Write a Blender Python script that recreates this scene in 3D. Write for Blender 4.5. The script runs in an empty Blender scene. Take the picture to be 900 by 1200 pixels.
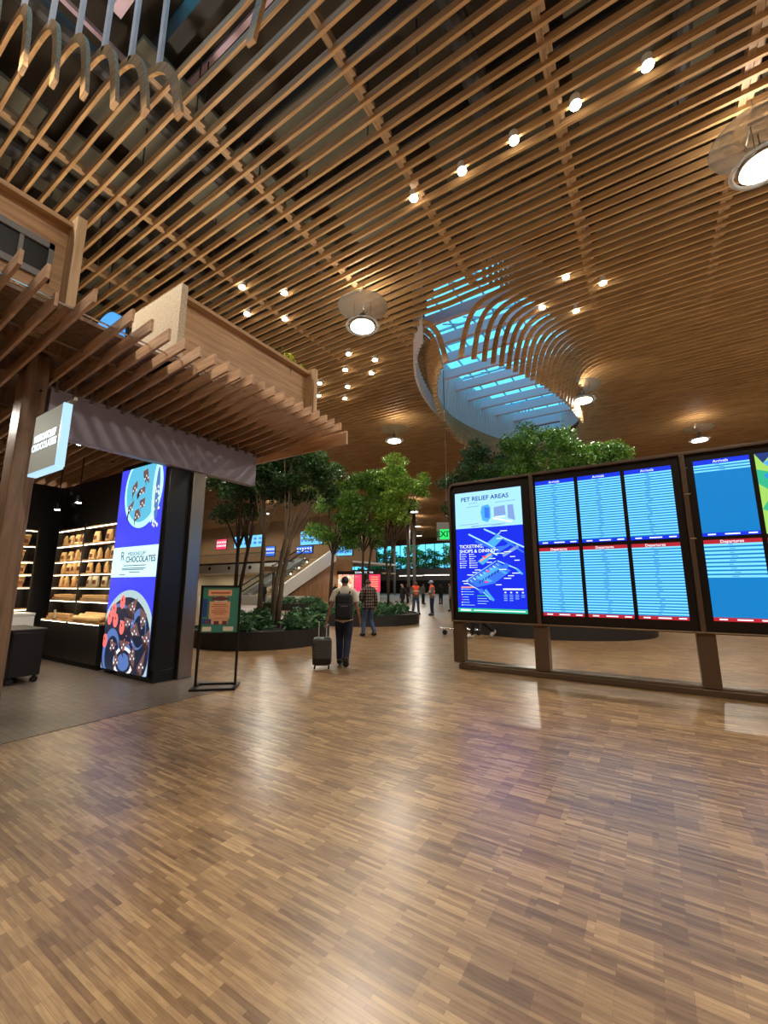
import bpy, bmesh, math, random
import numpy as np
from mathutils import Vector, Matrix
random.seed(7); RNG = np.random.default_rng(7)
PI = math.pi
scn = bpy.context.scene
COL = scn.collection

# ------------------------------------------------------------------ materials
def S(r, g, b):
    f = lambda c: (c/255/12.92) if c/255 <= .04045 else ((c/255+.055)/1.055)**2.4
    return (f(r), f(g), f(b), 1)
def newmat(name):
    m = bpy.data.materials.new(name); m.use_nodes = True
    return m, m.node_tree, m.node_tree.nodes['Principled BSDF']
def flat(name, c, rough=.6, metal=0, bump=0, bscale=40, spec=.5, var=.0):
    m, nt, b = newmat(name)
    b.inputs['Base Color'].default_value = c
    b.inputs['Roughness'].default_value = rough
    b.inputs['Metallic'].default_value = metal
    b.inputs['Specular IOR Level'].default_value = spec
    tc = nt.nodes.new('ShaderNodeTexCoord')
    if var:
        n = nt.nodes.new('ShaderNodeTexNoise'); n.inputs['Scale'].default_value = bscale*.3
        nt.links.new(tc.outputs['Object'], n.inputs['Vector'])
        r = nt.nodes.new('ShaderNodeMixRGB'); r.blend_type = 'MIX'
        r.inputs[1].default_value = tuple(x*(1-var) for x in c[:3])+(1,)
        r.inputs[2].default_value = tuple(min(1, x*(1+var)) for x in c[:3])+(1,)
        nt.links.new(n.outputs['Fac'], r.inputs[0]); nt.links.new(r.outputs[0], b.inputs['Base Color'])
    if bump:
        n = nt.nodes.new('ShaderNodeTexNoise'); n.inputs['Scale'].default_value = bscale
        nt.links.new(tc.outputs['Object'], n.inputs['Vector'])
        bp = nt.nodes.new('ShaderNodeBump'); bp.inputs['Strength'].default_value = bump; bp.inputs['Distance'].default_value = .01
        nt.links.new(n.outputs['Fac'], bp.inputs['Height']); nt.links.new(bp.outputs[0], b.inputs['Normal'])
    return m
def emit(name, c, s=1.0):
    if name[:4] in ('row_', 'head', 'map_') or name[:3] == 'ad_' or name.startswith('text_white'): s *= 1.35
    m, nt, b = newmat(name)
    b.inputs['Base Color'].default_value = (0.01, .01, .01, 1)
    b.inputs['Emission Color'].default_value = c
    b.inputs['Emission Strength'].default_value = s
    b.inputs['Roughness'].default_value = .3
    return m
def wood(name, a, c, stretch=(1, 12, 12), rough=.55, scale=2.0, lines=None):
    m, nt, b = newmat(name)
    tc = nt.nodes.new('ShaderNodeTexCoord'); mp = nt.nodes.new('ShaderNodeMapping')
    mp.inputs['Scale'].default_value = stretch
    nt.links.new(tc.outputs['Object'], mp.inputs['Vector'])
    n = nt.nodes.new('ShaderNodeTexNoise'); n.inputs['Scale'].default_value = scale; n.inputs['Detail'].default_value = 5
    n.inputs['Distortion'].default_value = .6
    nt.links.new(mp.outputs[0], n.inputs['Vector'])
    cr = nt.nodes.new('ShaderNodeValToRGB')
    cr.color_ramp.elements[0].position = .35; cr.color_ramp.elements[1].position = .66
    cr.color_ramp.elements[0].color = a; cr.color_ramp.elements[1].color = c
    nt.links.new(n.outputs['Fac'], cr.inputs[0]); nt.links.new(cr.outputs[0], b.inputs['Base Color'])
    b.inputs['Roughness'].default_value = rough
    bp = nt.nodes.new('ShaderNodeBump'); bp.inputs['Strength'].default_value = .15; bp.inputs['Distance'].default_value = .01
    nt.links.new(n.outputs['Fac'], bp.inputs['Height']); nt.links.new(bp.outputs[0], b.inputs['Normal'])
    return m

M = {}
M['slat'] = wood('slat_fir', S(162, 122, 78), S(206, 162, 108), (.5, 9, 9), .55)
M['beamwood'] = wood('beam_fir', S(146, 114, 80), S(180, 146, 106), (9, .5, 9), .55)
M['fin'] = wood('fin_fir', S(168, 128, 94), S(202, 162, 124), (.7, 9, 9), .5)
M['ply'] = wood('plywood', S(160, 120, 82), S(192, 152, 108), (8, .6, 8), .5)
M['plyv'] = wood('plywood_edge', S(176, 140, 100), S(206, 172, 130), (9, 9, .6), .5)
M['column'] = wood('column_timber', S(110, 84, 64), S(144, 114, 88), (9, 9, .5), .5)
M['panelwood'] = wood('panel_wood', S(124, 90, 60), S(156, 118, 80), (6, 6, .4), .5)
M['deck'] = flat('roof_deck_dark', S(72, 62, 50), .9, var=.3, bscale=3)
M['acoustic'] = flat('acoustic_panel', S(104, 100, 84), .95, bump=.2)
M['duct'] = flat('duct_paint', S(60, 56, 52), .6)
M['strip'] = flat('pale_slat', S(226, 216, 218), .6, var=.12, bscale=8)
M['whitebeam'] = flat('white_beam', S(238, 204, 214), .55, var=.05)
M['mullion'] = flat('mullion', S(180, 190, 205), .4)
M['black'] = flat('black_paint', S(16, 15, 15), .35)
M['blackmatte'] = flat('black_matte', S(20, 18, 17), .7)
M['bronze'] = flat('dark_bronze_metal', S(104, 86, 70), .32, .6)
M['darkframe'] = flat('display_bezel', S(26, 20, 17), .3, .2)
M['steel'] = flat('brushed_steel', S(150, 140, 128), .3, .95, bump=.05, bscale=80)
M['chrome'] = flat('chrome', S(220, 220, 220), .15, 1)
M['greybeam'] = flat('grey_fascia_paint', S(156, 150, 164), .5, bump=.1)
M['planter'] = flat('planter_steel', S(44, 42, 42), .5, .3)
M['soil'] = flat('soil', S(40, 30, 22), .95, bump=.6)
M['bark'] = flat('bark', S(66, 52, 40), .9, bump=.7, bscale=30, var=.3)
M['barkpale'] = flat('bark_pale', S(120, 104, 84), .9, bump=.7, bscale=30, var=.3)
M['white'] = flat('white_paint', S(214, 212, 206), .5)
M['cream'] = flat('cream_wall', S(206, 186, 150), .6)
M['tan'] = flat('tan_wall', S(150, 118, 84), .6, var=.1)
M['grey'] = flat('grey_wall', S(120, 118, 116), .6)
M['stone'] = flat('grey_stone', S(120, 116, 112), .5, var=.15, bscale=10)
M['skin'] = flat('skin', S(150, 104, 80), .5)
M['skin2'] = flat('skin_light', S(196, 150, 124), .5)
M['hair'] = flat('hair_dark', S(18, 14, 12), .7)
M['hairgrey'] = flat('hair_brown', S(62, 48, 38), .7)
M['shirtw'] = flat('beige_shirt', S(196, 184, 164), .85, bump=.3)
M['jeans'] = flat('navy_jeans', S(22, 30, 52), .85, bump=.3, bscale=90)
M['jeansb'] = flat('blue_jeans', S(58, 78, 108), .85, bump=.3, bscale=90)
M['cloth'] = flat('black_cloth', S(18, 18, 20), .85, bump=.3)
M['greycloth'] = flat('grey_cloth', S(96, 96, 98), .85, bump=.3)
M['orange'] = flat('orange_vest', S(255, 92, 40), .7)
M['reflect'] = flat('silver_tape', S(215, 215, 190), .4)
M['shoe'] = flat('shoe_dark', S(26, 20, 20), .6)
M['shoew'] = flat('shoe_sole_white', S(220, 220, 220), .6)
M['cap'] = flat('cap_pale', S(170, 180, 200), .6)
M['suit'] = flat('suitcase_shell', S(66, 68, 64), .35, bump=.1)
M['bagpack'] = flat('backpack_fabric', S(14, 14, 16), .8, bump=.4, bscale=60)
M['kraft'] = flat('kraft_bag', S(238, 196, 134), .7, var=.1, bscale=30)
M['kraftlabel'] = flat('bag_label', S(120, 70, 36), .7)
M['silverbag'] = flat('silver_bag', S(196, 186, 160), .4)
M['shelf'] = wood('shelf_board', S(186, 140, 88), S(214, 170, 112), (1, 9, 9), .45)
M['cabinet'] = flat('dark_cabinet', S(34, 29, 26), .4)
M['shopwall'] = flat('shop_black_wall', S(18, 16, 15), .6)
M['rubber'] = flat('rubber', S(14, 14, 14), .7)

def plaid():
    m, nt, b = newmat('plaid_flannel')
    tc = nt.nodes.new('ShaderNodeTexCoord'); se = nt.nodes.new('ShaderNodeSeparateXYZ')
    nt.links.new(tc.outputs['Object'], se.inputs[0])
    outs = []
    for ax, fr in ((2, 11.0), (0, 13.0)):
        mu = nt.nodes.new('ShaderNodeMath'); mu.operation = 'MULTIPLY'; mu.inputs[1].default_value = fr
        fc = nt.nodes.new('ShaderNodeMath'); fc.operation = 'FRACT'
        gt = nt.nodes.new('ShaderNodeMath'); gt.operation = 'GREATER_THAN'; gt.inputs[1].default_value = .6
        nt.links.new(se.outputs[ax], mu.inputs[0]); nt.links.new(mu.outputs[0], fc.inputs[0]); nt.links.new(fc.outputs[0], gt.inputs[0])
        outs.append(gt)
    ad = nt.nodes.new('ShaderNodeMath'); ad.operation = 'ADD'
    nt.links.new(outs[0].outputs[0], ad.inputs[0]); nt.links.new(outs[1].outputs[0], ad.inputs[1])
    hf = nt.nodes.new('ShaderNodeMath'); hf.operation = 'MULTIPLY'; hf.inputs[1].default_value = .5
    nt.links.new(ad.outputs[0], hf.inputs[0])
    cr = nt.nodes.new('ShaderNodeValToRGB')
    cr.color_ramp.elements[0].color = S(28, 24, 26); cr.color_ramp.elements[1].color = S(150, 132, 116)
    e = cr.color_ramp.elements.new(.5); e.color = S(74, 60, 58)
    nt.links.new(hf.outputs[0], cr.inputs[0]); nt.links.new(cr.outputs[0], b.inputs['Base Color'])
    b.inputs['Roughness'].default_value = .9
    return m
M['plaid'] = plaid()

def osb():
    m, nt, b = newmat('strand_board')
    tc = nt.nodes.new('ShaderNodeTexCoord'); mp = nt.nodes.new('ShaderNodeMapping')
    mp.inputs['Scale'].default_value = (16, 16, 34); mp.inputs['Rotation'].default_value = (0, .5, 0)
    n = nt.nodes.new('ShaderNodeTexVoronoi')
    nt.links.new(tc.outputs['Object'], mp.inputs[0]); nt.links.new(mp.outputs[0], n.inputs['Vector'])
    cr = nt.nodes.new('ShaderNodeValToRGB'); cr.color_ramp.elements[0].color = S(168, 140, 108); cr.color_ramp.elements[1].color = S(222, 206, 178)
    nt.links.new(n.outputs['Color'], cr.inputs[0]); nt.links.new(cr.outputs[0], b.inputs['Base Color'])
    b.inputs['Roughness'].default_value = .6
    return m
M['osb'] = osb()

def parquet():
    m, nt, b = newmat('parquet')
    L = nt.links.new
    tc = nt.nodes.new('ShaderNodeTexCoord')
    def brick(w, h, c1, c2, off=.5, mort=.0):
        k = nt.nodes.new('ShaderNodeTexBrick'); k.inputs['Scale'].default_value = 1
        k.inputs['Brick Width'].default_value = w; k.inputs['Row Height'].default_value = h
        k.inputs['Mortar Size'].default_value = mort; k.inputs['Color1'].default_value = c1; k.inputs['Color2'].default_value = c2
        k.inputs['Mortar'].default_value = S(70, 46, 26); k.offset = off; k.inputs['Bias'].default_value = 0
        L(tc.outputs['Object'], k.inputs['Vector']); return k
    a = brick(.27, .024, S(140, 108, 72), S(196, 164, 120), .37, .0004)
    c = brick(.27, .168, S(170, 148, 124), S(244, 230, 212), .5)
    mx = nt.nodes.new('ShaderNodeMixRGB'); mx.blend_type = 'MULTIPLY'; mx.inputs[0].default_value = .7
    L(a.outputs['Color'], mx.inputs[1]); L(c.outputs['Color'], mx.inputs[2])
    n = nt.nodes.new('ShaderNodeTexNoise'); n.inputs['Scale'].default_value = 2.5
    mp = nt.nodes.new('ShaderNodeMapping'); mp.inputs['Scale'].default_value = (3, 26, 1)
    L(tc.outputs['Object'], mp.inputs[0]); L(mp.outputs[0], n.inputs['Vector'])
    cr = nt.nodes.new('ShaderNodeValToRGB'); cr.color_ramp.elements[0].color = (.72, .68, .62, 1); cr.color_ramp.elements[1].color = (1, 1, 1, 1)
    cr.color_ramp.elements[0].position = .3; cr.color_ramp.elements[1].position = .6
    L(n.outputs['Fac'], cr.inputs[0])
    m2 = nt.nodes.new('ShaderNodeMixRGB'); m2.blend_type = 'MULTIPLY'; m2.inputs[0].default_value = 1
    L(mx.outputs[0], m2.inputs[1]); L(cr.outputs[0], m2.inputs[2])
    L(m2.outputs[0], b.inputs['Base Color'])
    b.inputs['Coat Weight'].default_value = .6; b.inputs['Coat Roughness'].default_value = .27
    n2 = nt.nodes.new('ShaderNodeTexNoise'); n2.inputs['Scale'].default_value = 6
    L(tc.outputs['Object'], n2.inputs['Vector'])
    r2 = nt.nodes.new('ShaderNodeMapRange'); r2.inputs[3].default_value = .34; r2.inputs[4].default_value = .46
    L(n2.outputs['Fac'], r2.inputs[0]); L(r2.outputs[0], b.inputs['Roughness'])
    return m
M['parquet'] = parquet()

def shopfloor():
    m, nt, b = newmat('dark_tile')
    L = nt.links.new
    tc = nt.nodes.new('ShaderNodeTexCoord'); k = nt.nodes.new('ShaderNodeTexBrick')
    k.inputs['Scale'].default_value = 1; k.inputs['Brick Width'].default_value = .1; k.inputs['Row Height'].default_value = .1
    k.inputs['Mortar Size'].default_value = .003; k.inputs['Color1'].default_value = S(96, 84, 74); k.inputs['Color2'].default_value = S(116, 102, 88)
    k.inputs['Mortar'].default_value = S(34, 28, 24)
    L(tc.outputs['Object'], k.inputs['Vector']); L(k.outputs['Color'], b.inputs['Base Color'])
    b.inputs['Roughness'].default_value = .36
    return m
M['shopfloor'] = shopfloor()

def leafmat(name, a, c):
    m, nt, b = newmat(name)
    g = nt.nodes.new('ShaderNodeNewGeometry'); cr = nt.nodes.new('ShaderNodeValToRGB')
    cr.color_ramp.elements[0].color = a; cr.color_ramp.elements[1].color = c
    nt.links.new(g.outputs['Random Per Island'], cr.inputs[0]); nt.links.new(cr.outputs[0], b.inputs['Base Color'])
    b.inputs['Roughness'].default_value = .45
    tr = nt.nodes.new('ShaderNodeBsdfTranslucent'); mx = nt.nodes.new('ShaderNodeMixShader'); mx.inputs[0].default_value = .25
    nt.links.new(cr.outputs[0], tr.inputs[0])
    nt.links.new(b.outputs[0], mx.inputs[1]); nt.links.new(tr.outputs[0], mx.inputs[2])
    nt.links.new(mx.outputs[0], nt.nodes['Material Output'].inputs[0])
    return m
M['leafdark'] = leafmat('leaf_dark', S(22, 48, 20), S(62, 98, 42))  # darker greens; shade on the left planter's trees is put into this colour
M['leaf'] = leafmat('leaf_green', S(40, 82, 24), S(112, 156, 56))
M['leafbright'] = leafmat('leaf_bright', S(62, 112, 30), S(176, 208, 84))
M['fern'] = leafmat('fern', S(34, 70, 44), S(96, 140, 90))
M['yellow'] = leafmat('leaf_yellow', S(150, 170, 40), S(214, 214, 70))

def glassmat():
    m, nt, b = newmat('glazing'); nt.nodes.remove(b)
    t = nt.nodes.new('ShaderNodeBsdfTransparent'); t.inputs[0].default_value = (.93, .96, .97, 1)
    g = nt.nodes.new('ShaderNodeBsdfGlossy'); g.inputs['Roughness'].default_value = .02
    mx = nt.nodes.new('ShaderNodeMixShader'); mx.inputs[0].default_value = .06
    nt.links.new(t.outputs[0], mx.inputs[1]); nt.links.new(g.outputs[0], mx.inputs[2])
    nt.links.new(mx.outputs[0], nt.nodes['Material Output'].inputs[0])
    return m
M['glass'] = glassmat()
def discmat():
    m, nt, b = newmat('reflector_disc'); nt.nodes.remove(b)
    t = nt.nodes.new('ShaderNodeBsdfTransparent')
    g = nt.nodes.new('ShaderNodeBsdfDiffuse'); g.inputs[0].default_value = (.5, .5, .48, 1)
    tr = nt.nodes.new('ShaderNodeBsdfTranslucent'); tr.inputs[0].default_value = (.8, .8, .76, 1)
    m1 = nt.nodes.new('ShaderNodeMixShader'); m1.inputs[0].default_value = .3
    mx = nt.nodes.new('ShaderNodeMixShader'); mx.inputs[0].default_value = .45
    nt.links.new(g.outputs[0], m1.inputs[1]); nt.links.new(tr.outputs[0], m1.inputs[2])
    nt.links.new(t.outputs[0], mx.inputs[1]); nt.links.new(m1.outputs[0], mx.inputs[2])
    nt.links.new(mx.outputs[0], nt.nodes['Material Output'].inputs[0])
    return m
M['disc'] = discmat()
M['lens'] = emit('lamp_lens', (1, .95, .86, 1), 14)
M['spotlens'] = emit('spot_lens', (1, .93, .8, 1), 45)
M['ledstrip'] = emit('led_strip', (1, .86, .6, 1), 9)
M['panel_light'] = emit('panel_light', (1, .95, .85, 1), 7)
M['scr_light'] = emit('row_light', S(112, 200, 250), 1.1)
M['scr_mid'] = emit('row_mid', S(0, 124, 196), .85)
M['scr_head'] = emit('head_blue', S(6, 44, 200), 1.1)
M['scr_red'] = emit('head_red', S(168, 30, 44), 1.0)
M['scr_text'] = emit('text_white', S(225, 240, 250), 1.2)
M['scr_dark'] = emit('text_dark', S(40, 120, 190), .9)
M['scr_body'] = emit('map_blue', S(8, 38, 214), 1.0)
M['scr_pale'] = emit('map_pale', S(150, 206, 248), 1.1)
M['scr_grey'] = emit('map_grey', S(120, 150, 205), 1.0)
M['scr_cyan'] = emit('map_cyan', S(70, 160, 235), 1.0)
M['scr_lblue'] = emit('map_midblue', S(50, 110, 230), 1.0)
M['scr_navy'] = emit('map_navy', S(24, 50, 120), .9)
M['scr_green'] = emit('map_green', S(40, 170, 130), 1.0)
M['scr_orange'] = emit('map_orange', S(240, 150, 110), 1.0)
M['scr_yg'] = emit('map_yellowgreen', S(150, 200, 90), 1.0)
M['ad_blue'] = emit('ad_blue', S(62, 66, 224), 1.0)
M['ad_card'] = emit('ad_card', S(200, 238, 246), 1.05)
M['ad_plate'] = emit('ad_plate', S(88, 176, 206), 1.0)
M['ad_rim'] = emit('ad_rim', S(176, 238, 236), 1.05)
M['ad_choc'] = emit('ad_chocolate', S(112, 80, 78), .9)
M['ad_choc2'] = emit('ad_chocolate_side', S(66, 44, 46), .8)
M['ad_dark'] = emit('ad_dark_plate', S(28, 36, 56), .9)
M['ad_pink'] = emit('ad_raspberry', S(252, 110, 104), 1.0)
M['ad_white'] = emit('ad_white', S(232, 236, 240), 1.0)
M['ad_rimd'] = emit('ad_rim_grey', S(166, 190, 194), 1.0)
M['ad_arc'] = emit('ad_glaze_arc', S(80, 110, 170), 1.0)
M['ad_ink'] = emit('ad_ink', S(60, 84, 110), .8)
M['signside'] = emit('sign_side_light', S(176, 222, 252), 1.15)
M['signface'] = emit('sign_face', S(156, 154, 138), .7)
M['signface'].node_tree.nodes['Principled BSDF'].inputs['Roughness'].default_value = .7
M['exitg'] = emit('exit_green', S(20, 235, 110), 1.3)
M['exitd'] = emit('exit_letters', S(4, 90, 40), .6)
M['bluedome'] = emit('blue_round_sign', S(60, 160, 250), 1.2)
M['pinklit'] = emit('pink_panel', S(255, 60, 100), 1.1)
M['warmlit'] = emit('warm_shop_panel', S(245, 200, 160), 1.2)
M['signcyan'] = emit('sign_cyan', S(110, 200, 240), 1.3)
M['posterg'] = flat('poster_green', S(60, 130, 110), .6)
M['posterp'] = flat('poster_peach', S(232, 172, 128), .6)
M['posterb'] = flat('poster_brown', S(110, 60, 58), .6)
M['posterw'] = flat('poster_cream', S(226, 214, 186), .6)
M['posterr'] = flat('poster_red_text', S(176, 84, 56), .6)
M['posterblue'] = flat('poster_blue', S(44, 74, 130), .6)

# ------------------------------------------------------------------ mesh helpers
class MB:
    def __init__(s): s.v = []; s.f = []; s.m = []
    def quad(s, a, b, c, d, mi=0):
        n = len(s.v); s.v += [tuple(a), tuple(b), tuple(c), tuple(d)]; s.f.append((n, n+1, n+2, n+3)); s.m.append(mi)
    def poly(s, pts, mi=0):
        n = len(s.v); s.v += [tuple(p) for p in pts]; s.f.append(tuple(range(n, n+len(pts)))); s.m.append(mi)
    def box(s, x0, x1, y0, y1, z0, z1, mi=0):
        if x0 > x1: x0, x1 = x1, x0
        if y0 > y1: y0, y1 = y1, y0
        if z0 > z1: z0, z1 = z1, z0
        n = len(s.v)
        s.v += [(x, y, z) for z in (z0, z1) for x, y in ((x0, y0), (x1, y0), (x1, y1), (x0, y1))]
        for q in ((3, 2, 1, 0), (4, 5, 6, 7), (0, 1, 5, 4), (1, 2, 6, 5), (2, 3, 7, 6), (3, 0, 4, 7)):
            s.f.append(tuple(n+i for i in q)); s.m.append(mi)
    def tube(s, pts, r, k=8, mi=0, cap=True):
        pts = [Vector(p) for p in pts]; rs = r if hasattr(r, '__len__') else [r]*len(pts)
        n0 = len(s.v); up = None
        for i, p in enumerate(pts):
            t = (pts[min(i+1, len(pts)-1)]-pts[max(i-1, 0)]).normalized()
            if up is None: up = Vector((0, 0, 1)) if abs(t.z) < .9 else Vector((1, 0, 0))
            a = t.cross(up).normalized(); b2 = a.cross(t).normalized(); up = b2
            for j in range(k):
                q = 2*PI*j/k; s.v.append(tuple(p+a*math.cos(q)*rs[i]+b2*math.sin(q)*rs[i]))
        for i in range(len(pts)-1):
            for j in range(k):
                s.f.append((n0+i*k+j, n0+i*k+(j+1) % k, n0+(i+1)*k+(j+1) % k, n0+(i+1)*k+j)); s.m.append(mi)
        if cap:
            s.f.append(tuple(n0+j for j in range(k))[::-1]); s.m.append(mi)
            s.f.append(tuple(n0+(len(pts)-1)*k+j for j in range(k))); s.m.append(mi)
    def lathe(s, prof, c=(0, 0, 0), k=24, mi=0, sx=1, sy=1, cap=True):
        n0 = len(s.v)
        for r, z in prof:
            for j in range(k):
                q = 2*PI*j/k; s.v.append((c[0]+r*sx*math.cos(q), c[1]+r*sy*math.sin(q), c[2]+z))
        for i in range(len(prof)-1):
            for j in range(k):
                s.f.append((n0+i*k+j, n0+i*k+(j+1) % k, n0+(i+1)*k+(j+1) % k, n0+(i+1)*k+j)); s.m.append(mi)
        if cap:
            s.f.append(tuple(n0+j for j in range(k))[::-1]); s.m.append(mi)
            s.f.append(tuple(n0+(len(prof)-1)*k+j for j in range(k))); s.m.append(mi)
    def build(s, name, mats, parent=None, smooth=False, bevel=0):
        me = bpy.data.meshes.new(name); me.from_pydata(s.v, [], s.f)
        if not isinstance(mats, (list, tuple)): mats = [mats]
        for m in mats: me.materials.append(M[m] if isinstance(m, str) else m)
        if len(mats) > 1: me.polygons.foreach_set('material_index', s.m)
        if smooth: me.polygons.foreach_set('use_smooth', [True]*len(me.polygons))
        me.update()
        o = bpy.data.objects.new(name, me); COL.objects.link(o)
        if parent: o.parent = parent
        if bevel:
            b = o.modifiers.new('bevel', 'BEVEL'); b.width = bevel; b.segments = 2; b.limit_method = 'ANGLE'
        return o
def tag(o, label=None, cat=None, group=None, kind=None):
    if label: o['label'] = label
    if cat: o['category'] = cat
    if group: o['group'] = group
    if kind: o['kind'] = kind
    return o
def empty(name, loc=(0, 0, 0), rz=0, **k):
    o = bpy.data.objects.new(name, None); COL.objects.link(o); o.location = loc; o.rotation_euler = (0, 0, rz)
    o.empty_display_size = .2
    return tag(o, **k)
def bx(name, mat, b, parent=None, bevel=0):
    m = MB(); m.box(*b); return m.build(name, mat, parent, bevel=bevel)
KIDS = {}
def copy_tree(o, parent=None):
    c = o.copy(); COL.objects.link(c); c.parent = parent
    for ch in [x for x in bpy.data.objects if x.parent == o]: copy_tree(ch, c)
    return c
def text(name, s, size, loc, rot, mat, parent=None, align='CENTER', ext=.001, sx=1.0, bold=0):
    cu = bpy.data.curves.new(name, 'FONT'); cu.body = s; cu.size = size; cu.extrude = ext; cu.align_x = align; cu.align_y = 'CENTER'
    cu.offset = bold; cu.resolution_u = 3
    t = bpy.data.objects.new(name, cu); COL.objects.link(t)
    dg = bpy.context.evaluated_depsgraph_get()
    me = bpy.data.meshes.new_from_object(t.evaluated_get(dg)); bpy.data.objects.remove(t)
    if sx != 1: me.transform(Matrix.Diagonal((sx, 1, 1, 1)))
    me.transform(Matrix.Translation(loc) @ rot.to_4x4())
    me.materials.clear(); me.materials.append(M[mat])
    o = bpy.data.objects.new(name, me); COL.objects.link(o); o.parent = parent
    return o
RY = Matrix.Rotation(PI/2, 3, 'X')                       # faces -Y
RX = Matrix.Rotation(PI/2, 3, 'Z') @ RY                  # faces +X

# ------------------------------------------------------------------ camera, sky
cam = bpy.data.cameras.new('camera'); co = bpy.data.objects.new('camera', cam); COL.objects.link(co)
co.location = (0, 0, 1.6); co.rotation_euler = (PI/2+math.atan(86/485), 0, math.radians(32.27))
cam.sensor_fit = 'VERTICAL'; cam.sensor_height = 36; cam.lens = 36*485/1200; cam.clip_end = 300; cam.clip_start = .05
scn.camera = co
w = bpy.data.worlds.new('world'); scn.world = w; w.use_nodes = True
nt = w.node_tree; bg = nt.nodes['Background']
tc = nt.nodes.new('ShaderNodeTexCoord'); nz = nt.nodes.new('ShaderNodeTexNoise'); nz.inputs['Scale'].default_value = 3.5; nz.inputs['Detail'].default_value = 6
nt.links.new(tc.outputs['Generated'], nz.inputs['Vector'])
cr = nt.nodes.new('ShaderNodeValToRGB'); cr.color_ramp.elements[0].position = .35; cr.color_ramp.elements[1].position = .7
cr.color_ramp.elements[0].color = (.07, .5, .8, 1); cr.color_ramp.elements[1].color = (.16, .65, .9, 1)
nt.links.new(nz.outputs['Fac'], cr.inputs[0]); nt.links.new(cr.outputs[0], bg.inputs[0]); bg.inputs[1].default_value = 2.4
scn.view_settings.view_transform = 'Standard'; scn.view_settings.look = 'None'; scn.view_settings.gamma = 1
scn.view_settings.use_curve_mapping = False; scn.view_settings.exposure = 0
scn.cycles.use_denoising = True
scn.cycles.max_bounces = 6; scn.cycles.diffuse_bounces = 4; scn.cycles.glossy_bounces = 3; scn.cycles.transparent_max_bounces = 8
scn.cycles.sample_clamp_indirect = 4

# ------------------------------------------------------------------ room shell
XL, XR, YN, YF, ZD = -66, 20, -10, 76, 13.5
st = dict(kind='structure')
tag(bx('floor', 'parquet', (XL, XR, YN, YF, -.2, 0)), **st)
tag(bx('floor_shop', 'shopfloor', (-14, -5.75, -3, 4.72, -.02, .004)), **st)
tag(bx('floor_far', 'stone', (-64, -21, 34, 75, -.02, .004)), **st)
tag(bx('wall_right', 'panelwood', (XR, XR+.3, YN, YF, 0, 14)), **st)
tag(bx('wall_left', 'panelwood', (XL-.3, XL, YN, YF, 0, 14)), **st)
tag(bx('wall_near', 'panelwood', (XL, XR, YN-.3, YN, 0, 14)), **st)
wf = MB(); wf.box(XL, XR, YF, YF+.3, 0, 2.6, 0); wf.box(XL, XR, YF, YF+.3, 9.9, 14, 1); wf.box(XL, XR, YF-.6, YF, 3.6, 5.0, 2); wf.box(XL, XR, YF, YF+.3, 2.6, 5.0, 2)
wf.box(-30, XR, YF, YF+.3, 5, 9.9, 1)
tag(wf.build('wall_far', ['cabinet', 'panelwood', 'grey']), **st)
wn = empty('window_1', (0, YF, 0), **st)
m = MB()
for i in range(19): m.box(-66+i*2, -65.9+i*2, -.05, .1, 5.0, 9.9)
m.box(-66, -30, -.05, .1, 7.3, 7.42)
m.build('window_frame', 'blackmatte', wn)
bx('pane', 'glass', (-66, -30, .1, .12, 5, 9.9), wn)

# wooden slat ceiling with two drooping oval skylight mouths
HC = 11.0; DROP = 1.9
SKY = [dict(c=(-4.9, 20.0), a=3.0, b=8.0, n=1.6, A=5.6, B=9.3), dict(c=(-4.9, -1.3), a=3.0, b=4.5, n=1.8, A=4.8, B=6.4)]
def tval(x, y):
    best = 0.
    for k in SKY:
        dx, dy = abs(x-k['c'][0]), abs(y-k['c'][1])
        ro = math.hypot(dx/k['A'], dy/k['B'])
        if ro >= 1: continue
        ri = ((dx/k['a'])**k['n']+(dy/k['b'])**k['n'])**(1/k['n'])
        best = max(best, 1.0 if ri <= 1 else (1-ro)/((1-ro)+(ri-1)))
    return best
def zc(x, y):
    t = tval(x, y)
    k = SKY[0] if y > 9 else SKY[1]
    if abs(y-k['c'][1]) >= k['b']*.995: t = min(t, 1)*.45
    return HC-DROP*(.2*t*t+.8*t**6)
PITCH = .32; SW = .06; SD = .17
cm = MB()
def slat_run(y, xs):
    n0 = len(cm.v); P = [(x, zc(x, y)) for x in xs]
    for i, (x, z) in enumerate(P):
        a = P[max(i-1, 0)]; b = P[min(i+1, len(P)-1)]; tx, tz = b[0]-a[0], b[1]-a[1]; l = math.hypot(tx, tz) or 1
        nx, nz_ = -tz/l, tx/l
        for (yy, d) in ((y-SW/2, 0), (y+SW/2, 0), (y+SW/2, SD), (y-SW/2, SD)):
            cm.v.append((x+nx*d, yy, z+nz_*d))
    for i in range(len(P)-1):
        for j in range(4):
            cm.f.append((n0+i*4+j, n0+(i+1)*4+j, n0+(i+1)*4+(j+1) % 4, n0+i*4+(j+1) % 4)); cm.m.append(0)
    cm.f.append((n0, n0+1, n0+2, n0+3)); cm.m.append(0)
    e = n0+(len(P)-1)*4; cm.f.append((e+3, e+2, e+1, e)); cm.m.append(0)
y = -8*PITCH*3
ends = []
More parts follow.
